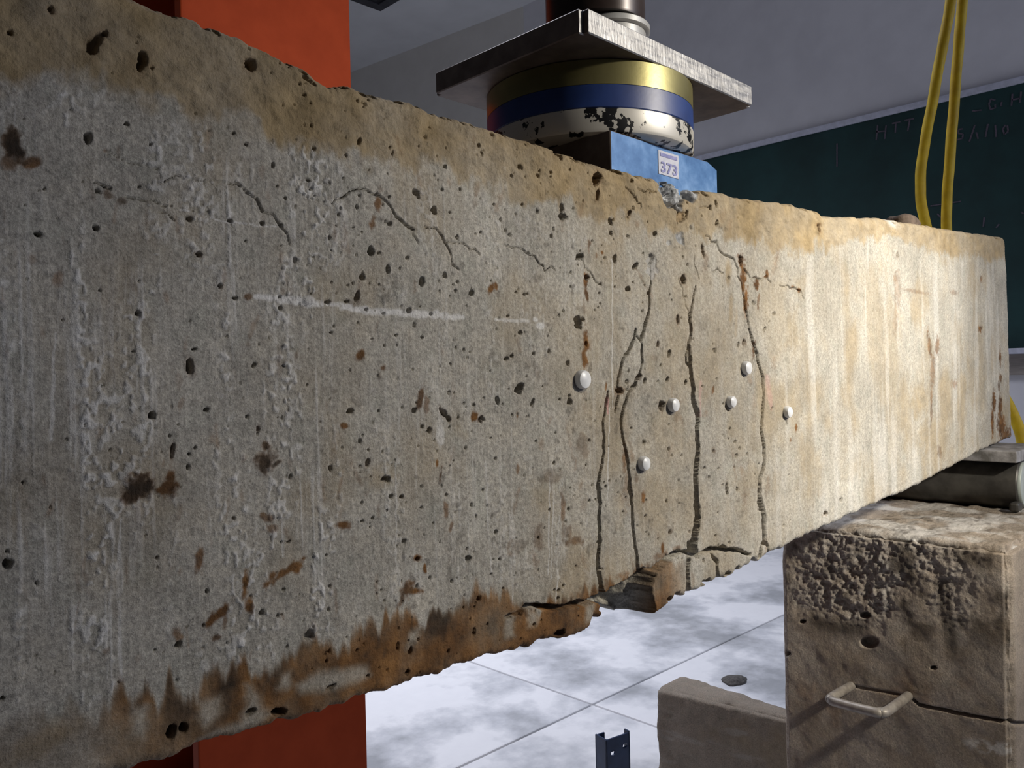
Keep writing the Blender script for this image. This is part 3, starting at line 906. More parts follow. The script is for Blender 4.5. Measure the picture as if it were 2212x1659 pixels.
# --- open structural cracks
crack([(1314, 846), (1310, 870), (1308, 885), (1303, 911), (1306, 941), (1303, 989), (1297, 1019), (1291, 1049), (1296, 1086), (1294, 1131), (1296, 1169), (1291, 1210), (1293, 1232), (1297, 1262), (1297, 1290)],
      [2.5, 6, 3, 3, 4, 5, 5, 7, 6.5, 6, 7, 7, 8, 9, 10])
crack([(1406, 595), (1406, 613), (1401, 637), (1402, 661), (1397, 686), (1391, 713), (1384, 735)], [1.8, 3, 4, 3, 5, 5, 4])
crack([(1374, 713), (1371, 731), (1361, 752), (1346, 779), (1337, 818), (1335, 835), (1339, 845), (1333, 868), (1330, 890)], [4, 4, 5, 4, 4, 3, 4, 5, 2])
crack([(1376, 726), (1384, 736)], 2, .003)
crack([(1387, 743), (1386, 758), (1387, 782), (1384, 795), (1380, 812), (1372, 832), (1359, 847), (1349, 877), (1343, 907), (1344, 929), (1349, 959), (1355, 989), (1359, 1023), (1361, 1056), (1364, 1083), (1367, 1116), (1370, 1157), (1374, 1191), (1377, 1228), (1378, 1245)],
      [2.5, 4, 4, 1.5, 5, 6, 4, 5, 5, 4, 4, 6, 4, 8, 5, 6, 5, 5, 6, 6])
crack([(1502, 619), (1497, 643), (1492, 671), (1489, 692), (1491, 713), (1485, 743), (1489, 767), (1492, 806), (1495, 829), (1497, 866), (1508, 900), (1506, 937), (1508, 974), (1503, 1019), (1504, 1057), (1507, 1098), (1506, 1139), (1501, 1165), (1497, 1183)],
      [2, 3, 4, 6.5, 5, 5, 5.5, 7, 9, 9, 10, 8.5, 9, 12, 11, 13, 15, 17, 22], 0.024)
crack([(1484, 745), (1480, 768), (1481, 782), (1488, 792)], [2, 3, 2.5, 2])
crack([(1604, 631), (1608, 655), (1613, 677), (1617, 710), (1629, 749), (1637, 788), (1646, 815), (1646, 830), (1648, 855), (1645, 892), (1642, 929), (1648, 967), (1649, 1004), (1641, 1034), (1641, 1071), (1648, 1105), (1651, 1146), (1652, 1170)],
      [2, 2.5, 4, 4, 5, 4.5, 5, 5, 4.5, 5, 5, 5.5, 6, 8, 9, 9, 9, 8])
crack([(1640, 1070), (1638, 1085), (1641, 1102)], [4, 5, 2])
crack([(1652, 1170), (1660, 1182), (1662, 1196)], [5, 4, 4]); crack([(1651, 1170), (1645, 1185), (1643, 1200)], [5, 6, 7])
# cover delaminating along the bottom bars
crack([(1090, 1335), (1105, 1328), (1125, 1322), (1135, 1310), (1150, 1308), (1175, 1311), (1200, 1313), (1230, 1307), (1255, 1303), (1285, 1294), (1300, 1284)], [3, 4, 6, 9, 7, 8, 9, 9, 9, 10, 12], 0.020)
crack([(1380, 1238), (1400, 1240), (1418, 1226), (1440, 1211), (1456, 1199), (1468, 1192), (1485, 1194)], [12, 18, 15, 13, 9, 6, 4], 0.022)
crack([(1505, 1204), (1520, 1194), (1535, 1186), (1552, 1187), (1560, 1184), (1575, 1189), (1590, 1188), (1605, 1194), (1622, 1198)], [5, 6, 7, 6, 8, 6, 6, 4, 3], 0.014)
crack([(1489, 1190), (1489, 1210), (1487, 1228), (1488, 1258), (1490, 1290)], [9, 10, 8, 8, 11], 0.018)
crack([(1536, 1190), (1540, 1203), (1550, 1213), (1550, 1228), (1552, 1244), (1553, 1258)], [4, 4, 5, 5, 8, 10], 0.012)
w, m, sd = poly_mask([(1486, 1172), (1508, 1160), (1507, 1185), (1512, 1208), (1502, 1200), (1494, 1190), (1486, 1188)], 0.0008)
depth[w] = np.maximum(depth[w], 0.020*m)
for x, y in ((1488, 1276), (1466, 1286), (1520, 1262), (1532, 1256), (1553, 1252), (1628, 1210), (1575, 1240), (1595, 1230), (1447, 1296)):
    blob(None, x, y, 6, 7, .85, dp=.006)
# missing cover at mid-span
w, m, sd = poly_mask([(1286, 1300), (1318, 1272), (1362, 1246), (1378, 1237), (1400, 1236), (1418, 1236), (1412, 1256), (1407, 1268), (1408, 1288), (1418, 1318), (1420, 1350), (1380, 1360), (1297, 1360), (1298, 1330), (1297, 1302)], 0.0010)
dd = 0.022 + 0.020*sst(0, 0.02, sd) + (NZ2[w]-0.5)*0.010 + (NZ1[w]-0.5)*0.004
depth[w] = np.where(m > 0.02, np.maximum(depth[w], dd*m), depth[w])
DARK[w] *= 1-m
TANM[w] *= 1-m
RUST[w] *= 1-m
# rusty rims of the open bottom cracks
for x, y, rx, ry in ((1310, 1262, 10, 14), (1285, 1280, 8, 12), (1345, 1243, 14, 8), (1395, 1222, 16, 10), (1430, 1200, 18, 9), (1465, 1183, 12, 6), (1430, 1240, 14, 22), (1425, 1290, 8, 22), (1250, 1285, 14, 14), (1445, 1245, 10, 30)):
    blob(RUST, x, y, rx, ry, .7, jag=.9, soft=.8)
# crushed edge under the loading block
w, m, sd = poly_mask([(1421, 380), (1440, 376), (1466, 380), (1490, 392), (1511, 400), (1511, 418), (1507, 428), (1499, 438), (1490, 432), (1481, 427), (1472, 441), (1474, 455), (1466, 457), (1454, 449), (1441, 449), (1432, 432), (1424, 412)], 0.0010)
cr = fbm(Xg[w]*150, Zg[w]*150, 4, 2)
depth[w] = np.maximum(depth[w], m*(0.0012+0.0085*sst(0.25, 0.8, cr)))
FRESH[w] = np.maximum(FRESH[w], m); TANM[w] *= 1-m; RUST[w] *= 1-m
DARK[w] *= 1-m
crack([(1436, 425), (1446, 437), (1458, 447), (1467, 456)], [5, 8, 10, 8], .012)
crack([(1430, 388), (1442, 394), (1455, 398)], [6, 8, 5], .010)
crack([(1452, 424), (1460, 412)], [5, 4], .008)
w, m, sd = poly_mask([(1463, 458), (1480, 457), (1479, 474), (1473, 481), (1463, 478)], 0.0006)
depth[w] = np.maximum(depth[w], .003*m); TANM[w] = np.maximum(TANM[w], .9*m); RUST[w] = np.maximum(RUST[w], .25*m)
crack([(1462, 458), (1462, 481)], 3, .005); crack([(1484, 457), (1483, 470)], [4, 3], .005)
blob(FRESH, 1470, 517, 9, 13, .9, dp=.002); blob(FRESH, 1444, 525, 5, 6, .6, dp=.001); blob(FRESH, 1410, 575, 12, 22, .5, dp=.001, jag=1.2)
# chips along the upper edge
for k in range(46):
    x = rng.uniform(330, 2170)
    y = float(yline(top_px, x)) + rng.uniform(0, 8)
    r = rng.uniform(3, 8)*np.interp(x, [330, 1400, 2170], [1.3, 0.8, 0.5])
    blob(None, x, y, r*1.4, r*0.7, 1, 22, dp=.005)
for x, y in ((376, 29), (470, 66), (662, 170), (675, 178), (935, 236), (955, 243), (1240, 344), (1330, 366), (1336, 370)):
    blob(None, x, y, 9, 5, .75, 25, dp=.008)

# gentle unevenness and rounded arrises
depth += (fbm(Xg*9, Zg*9, 3, 3)-0.5)*0.003 + (fbm(Xg*45, Zg*45, 3, 1)-0.5)*0.0012 + (NZ1-0.5)*0.0005
depth += sst(1.1, 0.7, rel)*(fbm(Xg*110, Zg*160, 4, 4)-0.5)*0.0028
s_top = (1-V)[:, None]*(zt-zb)[None, :]
s_bot = V[:, None]*(zt-zb)[None, :]


def arris(s, r):
    q = np.clip(r-s, 0, r)
    return r-np.sqrt(np.maximum(r*r-q*q, 0))


depth += arris(s_top, 0.0075) + arris(s_bot, 0.005) + arris(np.maximum(XEND-cols, 0)[None, :]*np.ones_like(Xg), 0.008)
Yg = YB + depth - bumpout

front = np.stack([Xg, Yg, Zg], -1).reshape(-1, 3)
idx = np.arange(NR*NC).reshape(NR, NC)
quads = [np.stack([idx[:-1, :-1], idx[:-1, 1:], idx[1:, 1:], idx[1:, :-1]], -1).reshape(-1, 4)]
nb = NR*NC
bt = np.stack([Xg[-1], np.full(NC, YB+BW), Zg[-1]], -1)
bb = np.stack([Xg[0], np.full(NC, YB+BW), Zg[0]], -1)
it = nb+np.arange(NC)
ib = nb+NC+np.arange(NC)
quads.append(np.stack([idx[-1, :-1], idx[-1, 1:], it[1:], it[:-1]], -1))
quads.append(np.stack([it[:-1], it[1:], ib[1:], ib[:-1]], -1))
quads.append(np.stack([ib[:-1], ib[1:], idx[0, 1:], idx[0, :-1]], -1))
# end faces: back columns of points for both ends
er = np.stack([Xg[:, -1], np.full(NR, YB+BW), Zg[:, -1]], -1)
el = np.stack([Xg[:, 0], np.full(NR, YB+BW), Zg[:, 0]], -1)
ir = nb+2*NC+np.arange(NR)
il = nb+2*NC+NR+np.arange(NR)
quads.append(np.stack([idx[:-1, -1], ir[:-1], ir[1:], idx[1:, -1]], -1))
quads.append(np.stack([il[:-1], idx[:-1, 0], idx[1:, 0], il[1:]], -1))
co = np.vstack([front, bt, bb, er, el])
me = mesh_from_quads('concrete_beam', co, np.vstack(quads))
nx = len(co)-nb
extra = np.tile(np.array([[0.5, 0.05, 0.05]]), (nx, 1))
set_attr(me, 'stain_a', np.vstack([np.stack([TANM, RUST, DARK], -1).reshape(-1, 3).clip(0, 1), extra]))
set_attr(me, 'stain_b', np.vstack([np.stack([WHITE, FRESH, PINK], -1).reshape(-1, 3).clip(0, 1), extra*0]))
beam = finish('concrete_beam', me, M_BEAM, origin=(0.48, YB+BW/2, 0.735))
tag(beam, 'long weathered concrete test beam, rust stained and cracked at mid-span', 'concrete beam')

# white glued gauge studs on the beam face
M_ORANGE_SPEC = 0.15
M_STUD = simple('white_glossy_stud', (0.62, 0.63, 0.64), (0.76, 0.77, 0.78), 120, 0.35)
M_GLUE = simple('grey_glue_collar', (0.10, 0.09, 0.08), (0.22, 0.20, 0.17), 300, 0.6)


def beam_depth_at(x, y):
    p = face(x, y)
    c0 = int(np.clip(np.searchsorted(cols, p[0]), 0, NC-1))
    r0 = int(np.clip((p[1]-zb[c0])/(zt[c0]-zb[c0])*NR, 0, NR-1))
    return p, Yg[r0, c0]


for x, y, r in ((1253, 820, 0.0062), (1606, 795, 0.0056), (1450, 875, 0.0052), (1386, 1001, 0.0050), (1573, 868, 0.0048), (1695, 890, 0.0052)):
    p, yd = beam_depth_at(x, y)
    yd = min(yd, YB+0.001)
    st_ = lathe('gauge_stud', [(0.0, 0.002), (r*0.9, 0.002), (r, 0.0), (r, -0.003), (r*0.9, -0.0045), (r*0.6, -0.0055), (0.0005, -0.0058)], (p[0], yd, p[1]), M_STUD, beam, 20, 'Y')
    lathe('glue_collar', [(0.0, 0.003), (r*1.25, 0.003), (r*1.18, -0.0006), (r*0.9, -0.0012), (0.0005, -0.0012)], (p[0]+0.0008, yd+0.0002, p[1]-0.0012), M_GLUE, st_, 16, 'Y')

# ================================================================== LOADING GEAR
M_ORANGE = simple('orange_frame_paint', (0.34, 0.046, 0.011), (0.39, 0.055, 0.014), 30, 0.65, bstr=0.05, bscale=300)
M_ORANGE.node_tree.nodes['Principled BSDF'].inputs['Specular IOR Level'].default_value = M_ORANGE_SPEC
fr = empty('steel_loading_frame', (0.519, 1.07, 0.0))
tag(fr, 'orange painted steel I-section frame standing behind the concrete beam', 'steel frame')
box('front_flange', (0.400, 0.95, 0.02), (0.638, 0.968, 1.98), M_ORANGE, fr, 0.002)
box('back_flange', (0.400, 1.172, 0.02), (0.638, 1.19, 1.98), M_ORANGE, fr, 0.002)
box('web', (0.513, 0.966, 0.02), (0.525, 1.174, 1.98), M_ORANGE, fr)
box('stiffener', (0.402, 0.966, 0.30), (0.514, 1.174, 0.312), M_ORANGE, fr)
box('base_plate', (0.33, 0.88, 0.0), (0.71, 1.26, 0.022), M_ORANGE, fr, 0.002)
tag(box('steel_crosshead', (0.400, -0.10, 1.72), (0.638, 0.95, 1.98), M_ORANGE, None, 0.004), 'orange steel crosshead above the dark hydraulic ram', 'steel beam')

M_STEEL, nt, b = nmat('machined_steel')
f1 = noise_node(nt, 60, 6, 0.7)
nt.links.new(ramp(nt, f1, [(0.3, (0.22, 0.215, 0.21)), (0.7, (0.42, 0.415, 0.40))]), b.inputs['Base Color'])
b.inputs['Metallic'].default_value = 0.9
rr = noise_node(nt, 1.0, 4, 0.6, stretch=(60, 30, 400))
nt.links.new(ramp(nt, rr, [(0.3, (0.30, 0.30, 0.30)), (0.7, (0.55, 0.55, 0.55))]), b.inputs['Roughness'])
bump(nt, b, noise_node(nt, 1.0, 4, 0.6, stretch=(500, 200, 90)), 0.35, 0.001)
M_STEELDK = simple('brown_grey_steel', (0.10, 0.075, 0.06), (0.17, 0.13, 0.105), 50, 0.5, 0.5, bstr=0.1)

# steel cover plate on top of the load cell (front long edge machined bright)
bm = bmesh.new()
PMN, PMX = (0.411, 0.340, 1.1290), (0.636, 0.498, 1.1455)
bm_box(bm, PMN, PMX)
bmesh.ops.bevel(bm, geom=[e for e in bm.edges if abs(e.verts[0].co.z-e.verts[1].co.z) > 0.01], offset=0.0045, segments=2, affect='EDGES')
bmesh.ops.bevel(bm, geom=[e for e in bm.edges if abs(e.verts[0].co.z-e.verts[1].co.z) < 1e-4 and len(e.link_faces) == 2 and e.calc_face_angle() > 1.0], offset=0.0008, segments=1, affect='EDGES')
bm.normal_update()
for f in bm.faces:
    f.material_index = 0 if f.normal.y < -0.5 else 1
pl = from_bm('steel_plate', bm, [M_STEEL, M_STEELDK])
tag(pl, 'thick rectangular steel plate with a bright machined edge on the load cell', 'steel plate')

# load cell: olive brass ring, blue ring, chipped silver base
M_BRASS = simple('olive_brass', (0.20, 0.18, 0.075), (0.30, 0.27, 0.12), 18, 0.36, 0.75, bstr=0.03)
M_BLUE = simple('dark_blue_paint', (0.010, 0.028, 0.12), (0.016, 0.042, 0.17), 40, 0.42, bstr=0.03)
M_CHIP, nt, b = nmat('chipped_silver_paint')
f1 = noise_node(nt, 75, 4, 0.6)
f2 = noise_node(nt, 14, 2, 0.5)
msk = mathn(nt, 'MULTIPLY', f1, mathn(nt, 'ADD', f2, 0.5))
nt.links.new(ramp(nt, msk, [(0.0, (0.50, 0.48, 0.44)), (0.535, (0.50, 0.48, 0.43)), (0.545, (0.006, 0.006, 0.007)), (1.0, (0.004, 0.004, 0.005))]), b.inputs['Base Color'])
b.inputs['Metallic'].default_value = 0.25
b.inputs['Roughness'].default_value = 0.38
CX, CY, CR = 0.512, 0.421, 0.0835
lc = empty('load_cell', (CX, CY, 1.0735))
tag(lc, 'round load cell with brass, blue and chipped silver bands under the steel plate', 'load cell')
lathe('brass_ring', [(0.0, 1.1105), (CR, 1.1105), (CR, 1.1280), (CR-0.0015, 1.1295), (0.0, 1.1295)], (CX, CY, 0), M_BRASS, lc, 128)
lathe('blue_ring', [(0.0, 1.0935), (CR-0.0008, 1.0935), (CR, 1.0942), (CR, 1.1100), (CR-0.0006, 1.1108), (0.0, 1.1108)], (CX, CY, 0), M_BLUE, lc, 128)
lathe('silver_base', [(0.0, 1.0735), (CR-0.014, 1.0735), (CR-0.005, 1.0745), (CR-0.001, 1.0765), (CR, 1.0785), (CR, 1.0930), (CR-0.001, 1.0938), (0.0, 1.0938)], (CX, CY, 0), M_CHIP, lc, 128)

# loading block on the beam: blue dyed front, brown steel sides
M_DYE, nt, b = nmat('blue_layout_dye')
f1 = noise_node(nt, 38, 6, 0.65)
nt.links.new(ramp(nt, f1, [(0.28, (0.022, 0.085, 0.23)), (0.5, (0.075, 0.18, 0.38)), (0.72, (0.18, 0.32, 0.56))]), b.inputs['Base Color'])
b.inputs['Metallic'].default_value = 0.25
b.inputs['Roughness'].default_value = 0.35
bm = bmesh.new()
prof = [(0.449, 1.0395), (0.590, 1.0395), (0.590, 1.0690), (0.576, 1.0738), (0.449, 1.0738)]
fr_ = [bm.verts.new((x, 0.350, z)) for x, z in prof]
bk_ = [bm.verts.new((x, 0.480, z)) for x, z in prof]
bm.faces.new(fr_); bm.faces.new(bk_)
for k in range(5):
    bm.faces.new((fr_[k], fr_[(k+1) % 5], bk_[(k+1) % 5], bk_[k]))
bmesh.ops.recalc_face_normals(bm, faces=bm.faces)
for f in bm.faces:
    f.material_index = 0 if (f.normal.y < -0.5 or f.normal.x > 0.5) else 1
bmesh.ops.bevel(bm, geom=list(bm.edges), offset=0.0006, segments=1, affect='EDGES', material=-1)
lb = from_bm('loading_block', bm, [M_DYE, M_STEELDK])
tag(lb, 'blue faced steel block with a numbered sticker between beam and load cell', 'steel block')
M_LABEL = simple('faded_paper', (0.38, 0.40, 0.48), (0.50, 0.51, 0.58), 200, 0.7)
M_PRINT = simple('faded_violet_print', (0.14, 0.15, 0.34), (0.24, 0.25, 0.45), 250, 0.7)
la, lbp = onY(1421, 334, 0.35), onY(1465, 372, 0.35)
lx0, lx1 = la[0], lbp[0]
lz1, lz0 = 1.0705, 1.0525
stk = box('paper_sticker', (lx0, 0.3494, lz0), (lx1, 0.3502, lz1), M_LABEL, lb)


def text_mesh(s, cx, cz, width, height, parent):
    cu = bpy.data.curves.new('digits', 'FONT')
    cu.body = s
    cu.extrude = 0.05
    cu.offset = 0.02
    o = bpy.data.objects.new('digits_source', cu)
    me = bpy.data.meshes.new_from_object(o)
    bpy.data.objects.remove(o)
    n = len(me.vertices)
    co = np.empty(n*3, np.float32)
    me.vertices.foreach_get('co', co)
    co = co.reshape(-1, 3)
    mn, mx = co.min(0), co.max(0)
    u = (co-mn)/(mx-mn)
    new = np.stack([cx-width/2+u[:, 0]*width, 0.3490+(1-u[:, 2])*0.0006, cz-height/2+u[:, 1]*height], -1)
    me.vertices.foreach_set('co', np.ascontiguousarray(new, np.float32).ravel())
    me.update()
    return finish('printed_number', me, M_PRINT, parent)


text_mesh('373', (lx0+lx1)/2, lz0+0.0056, (lx1-lx0)*0.80, 0.0082, stk)
box('printed_header', (lx0+0.0022, 0.3491, lz1-0.0044), (lx1-0.0022, 0.3496, lz1-0.0018), M_PRINT, stk)

# hydraulic ram above the plate
M_RAM = simple('dark_brown_ram_paint', (0.022, 0.015, 0.013), (0.045, 0.030, 0.024), 30, 0.32, 0.3)
M_CHROME = simple('bright_ram_steel', (0.46, 0.46, 0.45), (0.58, 0.58, 0.56), 60, 0.32, 0.45)
RAMX, RAMY = 0.522, 0.420
rm = empty('hydraulic_ram', (RAMX, RAMY, 1.1455))
tag(rm, 'dark hydraulic ram with a bright foot pressing on the steel plate', 'hydraulic ram')
lathe('ram_foot', [(0.0, 1.1455), (0.0315, 1.1455), (0.0315, 1.182), (0.0, 1.182)], (RAMX+0.008, RAMY-0.006, 0), M_CHROME, rm, 72)
lathe('foot_rim', [(0.0, 1.1815), (0.0335, 1.1815), (0.035, 1.1825), (0.035, 1.1865), (0.0335, 1.188), (0.0, 1.188)], (RAMX+0.008, RAMY-0.006, 0), M_CHROME, rm, 72)
lathe('ram_body', [(0.0, 1.1875), (0.0400, 1.1875), (0.0408, 1.190), (0.0408, 1.7199), (0.0, 1.7199)], (RAMX, RAMY, 0), M_RAM, rm, 96)

# ================================================================== SUPPORT
def rough_box(name, mn, mx, step, rad, fn, mat, attr=None):
    """box with rounded arrises whose skin is pushed about by fn(p, n); watertight"""
    mn, mx = np.array(mn), np.array(mx)
    ns = np.maximum(2, np.ceil((mx-mn)/np.array(step)).astype(int))
    cos, qs, off = [], [], 0
    for ax in range(3):
        u, v = [(1, 2), (2, 0), (0, 1)][ax]
        for side in (0, 1):
            gu = np.linspace(mn[u], mx[u], ns[u]+1)
            gv = np.linspace(mn[v], mx[v], ns[v]+1)
            A, B = np.meshgrid(gu, gv, indexing='ij')
            P = np.zeros(A.shape+(3,))
            P[..., u], P[..., v], P[..., ax] = A, B, (mx if side else mn)[ax]
            n0, n1 = A.shape
            I = off+np.arange(n0*n1).reshape(n0, n1)
            q = np.stack([I[:-1, :-1], I[1:, :-1], I[1:, 1:], I[:-1, 1:]], -1).reshape(-1, 4)
            if not side:
                q = q[:, ::-1]
            cos.append(P.reshape(-1, 3)); qs.append(q); off += n0*n1
    P = np.vstack(cos)
    inner = np.clip(P, mn+rad, mx-rad)
    d = P-inner
    n = d/np.linalg.norm(d, axis=1, keepdims=True)
    P2 = inner+n*rad
    disp, sa, sb = fn(P, n)
    P2 = P2+n*disp[:, None]
    me = mesh_from_quads(name, P2, np.vstack(qs))
    bm = bmesh.new(); bm.from_mesh(me)
    la_ = None
    bm.to_mesh(me); bm.free()
    set_attr(me, 'stain_a', sa.clip(0, 1))
    set_attr(me, 'stain_b', sb.clip(0, 1))
    return finish(name, me, mat)


PX0, PX1, PY0, PY1, PZ = 1.018, 1.56, 0.247, 0.522, 0.70


def pier_fn(P, n):
    x, y, z = P.T
    a = y + x*0.7
    disp = (fbm(a*30, z*30, 4, 1)-0.5)*0.004
    onface = (n[:, 0] < -0.6)
    px, py = proj(P)
    big = fbm(a*26, z*26, 4, 2)
    # broken, gritty zone in the upper part of the near face
    cy = np.exp(-(((px-1905)/190)**4)) * sst(1380, 1300, py+90*(big-0.5))
    rough = np.where(onface, cy*(0.25+0.75*sst(0.36, 0.56, fbm(a*17, z*17, 3, 0))), 0)
    g = fbm(a*110, z*110, 4, 3)
    g2 = fbm(a*230, z*230, 3, 1)
    disp = disp + rough*((g-0.55)*0.009+(g2-0.5)*0.005-0.002)
    top = n[:, 2] > 0.6
    disp = disp + np.where(top, (fbm(x*60, y*60, 4, 5)-0.5)*0.007, 0)
    tan = np.where(onface, 0.35*sst(0.45, 0.7, big), 0.15)
    dark = np.where(onface, 0.72*sst(0.48, 0.60, fbm(a*24, z*20, 4, 4))*sst(1480, 1330, py)*sst(1.1, 0.4, rough), 0.10*sst(0.5, 0.7, big))
    band = np.where(onface, np.exp(-((py-(1330+0.05*(px-1800)+26*np.sin((px-1720)/70.0)))/20)**2)*sst(1740, 1760, px)*sst(1900, 1850, px), 0)
    dark = np.maximum(dark, 0.75*band*sst(0.3, 0.45, big))
    tongue = np.where(onface, sst(22, 8, np.abs(px-(2035+0.16*(py-1270))))*sst(1240, 1270, py)*sst(1450, 1380, py), 0)
    dark = np.maximum(dark, 0.72*tongue)
    for hx, hy, hr in ((1878, 1388, 16), (1868, 1330, 9), (1697, 1412, 8), (2016, 1443, 5), (1733, 1343, 5)):
        hole = np.where(onface, sst(1.1, 0.7, np.hypot((px-hx)/(hr*1.3), (py-hy)/(hr*0.8))), 0)
        disp = disp-0.009*hole
    # crack running right from the lifting loop
    yl = np.interp(px, [1700, 1835, 1965, 1985, 2080, 2190], [1462, 1481, 1505, 1524, 1543, 1563])
    ck = np.where(onface | (n[:, 1] < -0.4), sst(4.5, 1.2, np.abs(py-yl)), 0)*sst(1820, 1850, px)*np.where(px < 1970, 0.45, 1.0)
    disp = disp-0.008*ck
    white = rough*0.22*sst(0.50, 0.75, g2) + np.where(top, 0.55*sst(0.40, 0.62, fbm(x*22, y*22, 3, 1)), 0)
    white = np.maximum(white, np.where(onface, 0.5*sst(20, 5, np.abs(py-(1608+0.12*(px-2080))))*sst(2070, 2100, px)*sst(0.4, 0.6, g), 0))
    rust = np.where(onface, 0.35*sst(0.55, 0.75, fbm(a*20, z*16, 3, 5))*sst(1400, 1500, py), 0)
    edge = sst(0.985, 0.93, np.abs(n).max(1))
    disp = disp-edge*(fbm(a*70, z*70, 3, 2))*0.007
    dark = np.maximum(dark, np.where(top, 0.5*sst(0.62, 0.75, fbm(x*70, y*90, 3, 2)), 0))
    return disp, np.stack([tan, rust, dark], 1), np.stack([white, rough*0.10, 0*white], 1)


pier = rough_box('concrete_pier', (PX0, PY0, 0.0), (PX1, PY1, PZ), (0.0035, 0.0014, 0.0014), 0.010, pier_fn, M_PIER)
tag(pier, 'tall taupe concrete support block with a steel lifting loop under the beam end', 'concrete block')
M_LOOP = simple('weathered_rebar', (0.20, 0.175, 0.15), (0.32, 0.29, 0.25), 90, 0.5, 0.3, bstr=0.1)
ra, rb_ = onX(1838, 1482, PX0), onX(1962, 1503, PX0)
xo = ra[1]/(onX(1787, 1512, 1.0)[1])
oa = onX(1787, 1512, xo)
xo2 = rb_[1]/(onX(1907, 1543, 1.0)[1])
ob = onX(1907, 1543, xo2)
P0, P1, P2, P3 = [Vector(v) for v in (ra, oa, ob, rb_)]
d01 = (P1-P0).normalized(); d12 = (P2-P1).normalized(); d23 = (P3-P2).normalized()
bend = 0.012
lp = [P0-d01*0.03, P0, P1-d01*bend, P1-d01*bend*0.35+d12*bend*0.35, P1+d12*bend, P2-d12*bend, P2-d12*bend*0.35+d23*bend*0.35, P2+d23*bend, P3, P3+d23*0.03]
tube('lifting_loop', lp, 0.0056, M_LOOP, pier, 14, 4)

# roller bearing under the beam end
M_DKST = simple('oily_dark_steel', (0.055, 0.052, 0.048), (0.11, 0.105, 0.095), 40, 0.45, 0.4, bstr=0.1)
M_ENDST = simple('pale_green_grey_steel', (0.38, 0.43, 0.40), (0.50, 0.55, 0.52), 40, 0.5, 0.2)
M_PLATE2 = simple('dusty_grey_steel', (0.17, 0.165, 0.155), (0.42, 0.41, 0.42), 55, 0.55, 0.3, bstr=0.3)
RXC = 1.318
ro = empty('support_roller', (RXC, 0.42, PZ))
tag(ro, 'black steel roller bearing lying on the concrete support block', 'roller')
lathe('roller_bar', [(0.0, 0.302), (0.034, 0.302), (0.0355, 0.304), (0.0355, 0.53), (0.0, 0.53)], (RXC, 0, PZ+0.0350), M_DKST, ro, 64, 'Y')
lathe('roller_end', [(0.0, 0.2985), (0.031, 0.2985), (0.032, 0.300), (0.032, 0.303), (0.0, 0.303)], (RXC, 0, PZ+0.0350), M_ENDST, ro, 48, 'Y')
box('stop_lug', (RXC-0.050, 0.297, PZ+0.0015), (RXC-0.026, 0.309, PZ+0.014), M_DKST, ro, 0.003)
bp = box('bearing_plate', (1.268, 0.298, PZ+0.0695), (1.412, 0.50, PZ+0.0855), M_PLATE2, None, 0.0015)
tag(bp, 'dusty grey steel bearing plate between the beam end and roller', 'steel plate')

# ================================================================== THINGS ON THE FLOOR
def blk_fn(P, n):
    x, y, z = P.T
    a = y+x*0.6
    big = fbm(a*14, z*14, 4, 2)
    left = sst(0.955, 0.975, y)
    tan = 0.35*sst(0.4, 0.7, big)*(1-left)
    dark = 0*left
    white = 0.16*sst(0.6, 0.75, fbm(a*10, z*50+x*20, 3, 1))
    return (fbm(a*30, z*30, 4, 1)-0.5)*0.004 - sst(0.98, 0.9, np.abs(n).max(1))*fbm(a*60, z*60, 3, 3)*0.006, np.stack([tan, 0*tan, dark], 1), np.stack([white, 0*tan, 0*tan], 1)


fb_ = rough_box('floor_block', (1.485, 0.60, 0.0), (1.515, 1.068, 0.2), (0.006, 0.004, 0.004), 0.006, blk_fn, M_BLOCK)
tag(fb_, 'low brown grey concrete block on the floor beyond the tall support block', 'concrete block')
# its back arris slants: shear the far side
cv = np.empty(len(fb_.data.vertices)*3, np.float32)
fb_.data.vertices.foreach_get('co', cv)
cv = cv.reshape(-1, 3)
wy = cv[:, 1]+fb_.location.y
wx = cv[:, 0]+fb_.location.x
cv[:, 0] += np.clip((1.068-wy), 0, 1)*0.135
fac = np.clip((wx-1.485)/0.03, 0, 1)
cv[:, 0] += fac*np.clip((wy-0.62), 0, 1)*0.20
fb_.data.vertices.foreach_set('co', cv.ravel())
fb_.data.update()

# blue slotted channel standing on the floor
M_BLUEST = simple('navy_blue_steel_paint', (0.012, 0.030, 0.085), (0.022, 0.050, 0.13), 40, 0.4)
ZT = 0.25
ca = onZ(1309, 1600, ZT); cb2 = onZ(1360, 1582, ZT)
ev = np.array([cb2[0]-ca[0], cb2[1]-ca[1]]); wid = np.linalg.norm(ev); ev /= wid
nv = np.array([-ev[1], ev[0]])
if nv @ np.array([ca[0], ca[1]]) < 0:
    nv = -nv
ch = empty('blue_channel_post', (float(ca[0]+ev[0]*wid/2), float(ca[1]+ev[1]*wid/2), 0.0))
tag(ch, 'short navy blue perforated steel channel standing on the white floor', 'steel post')


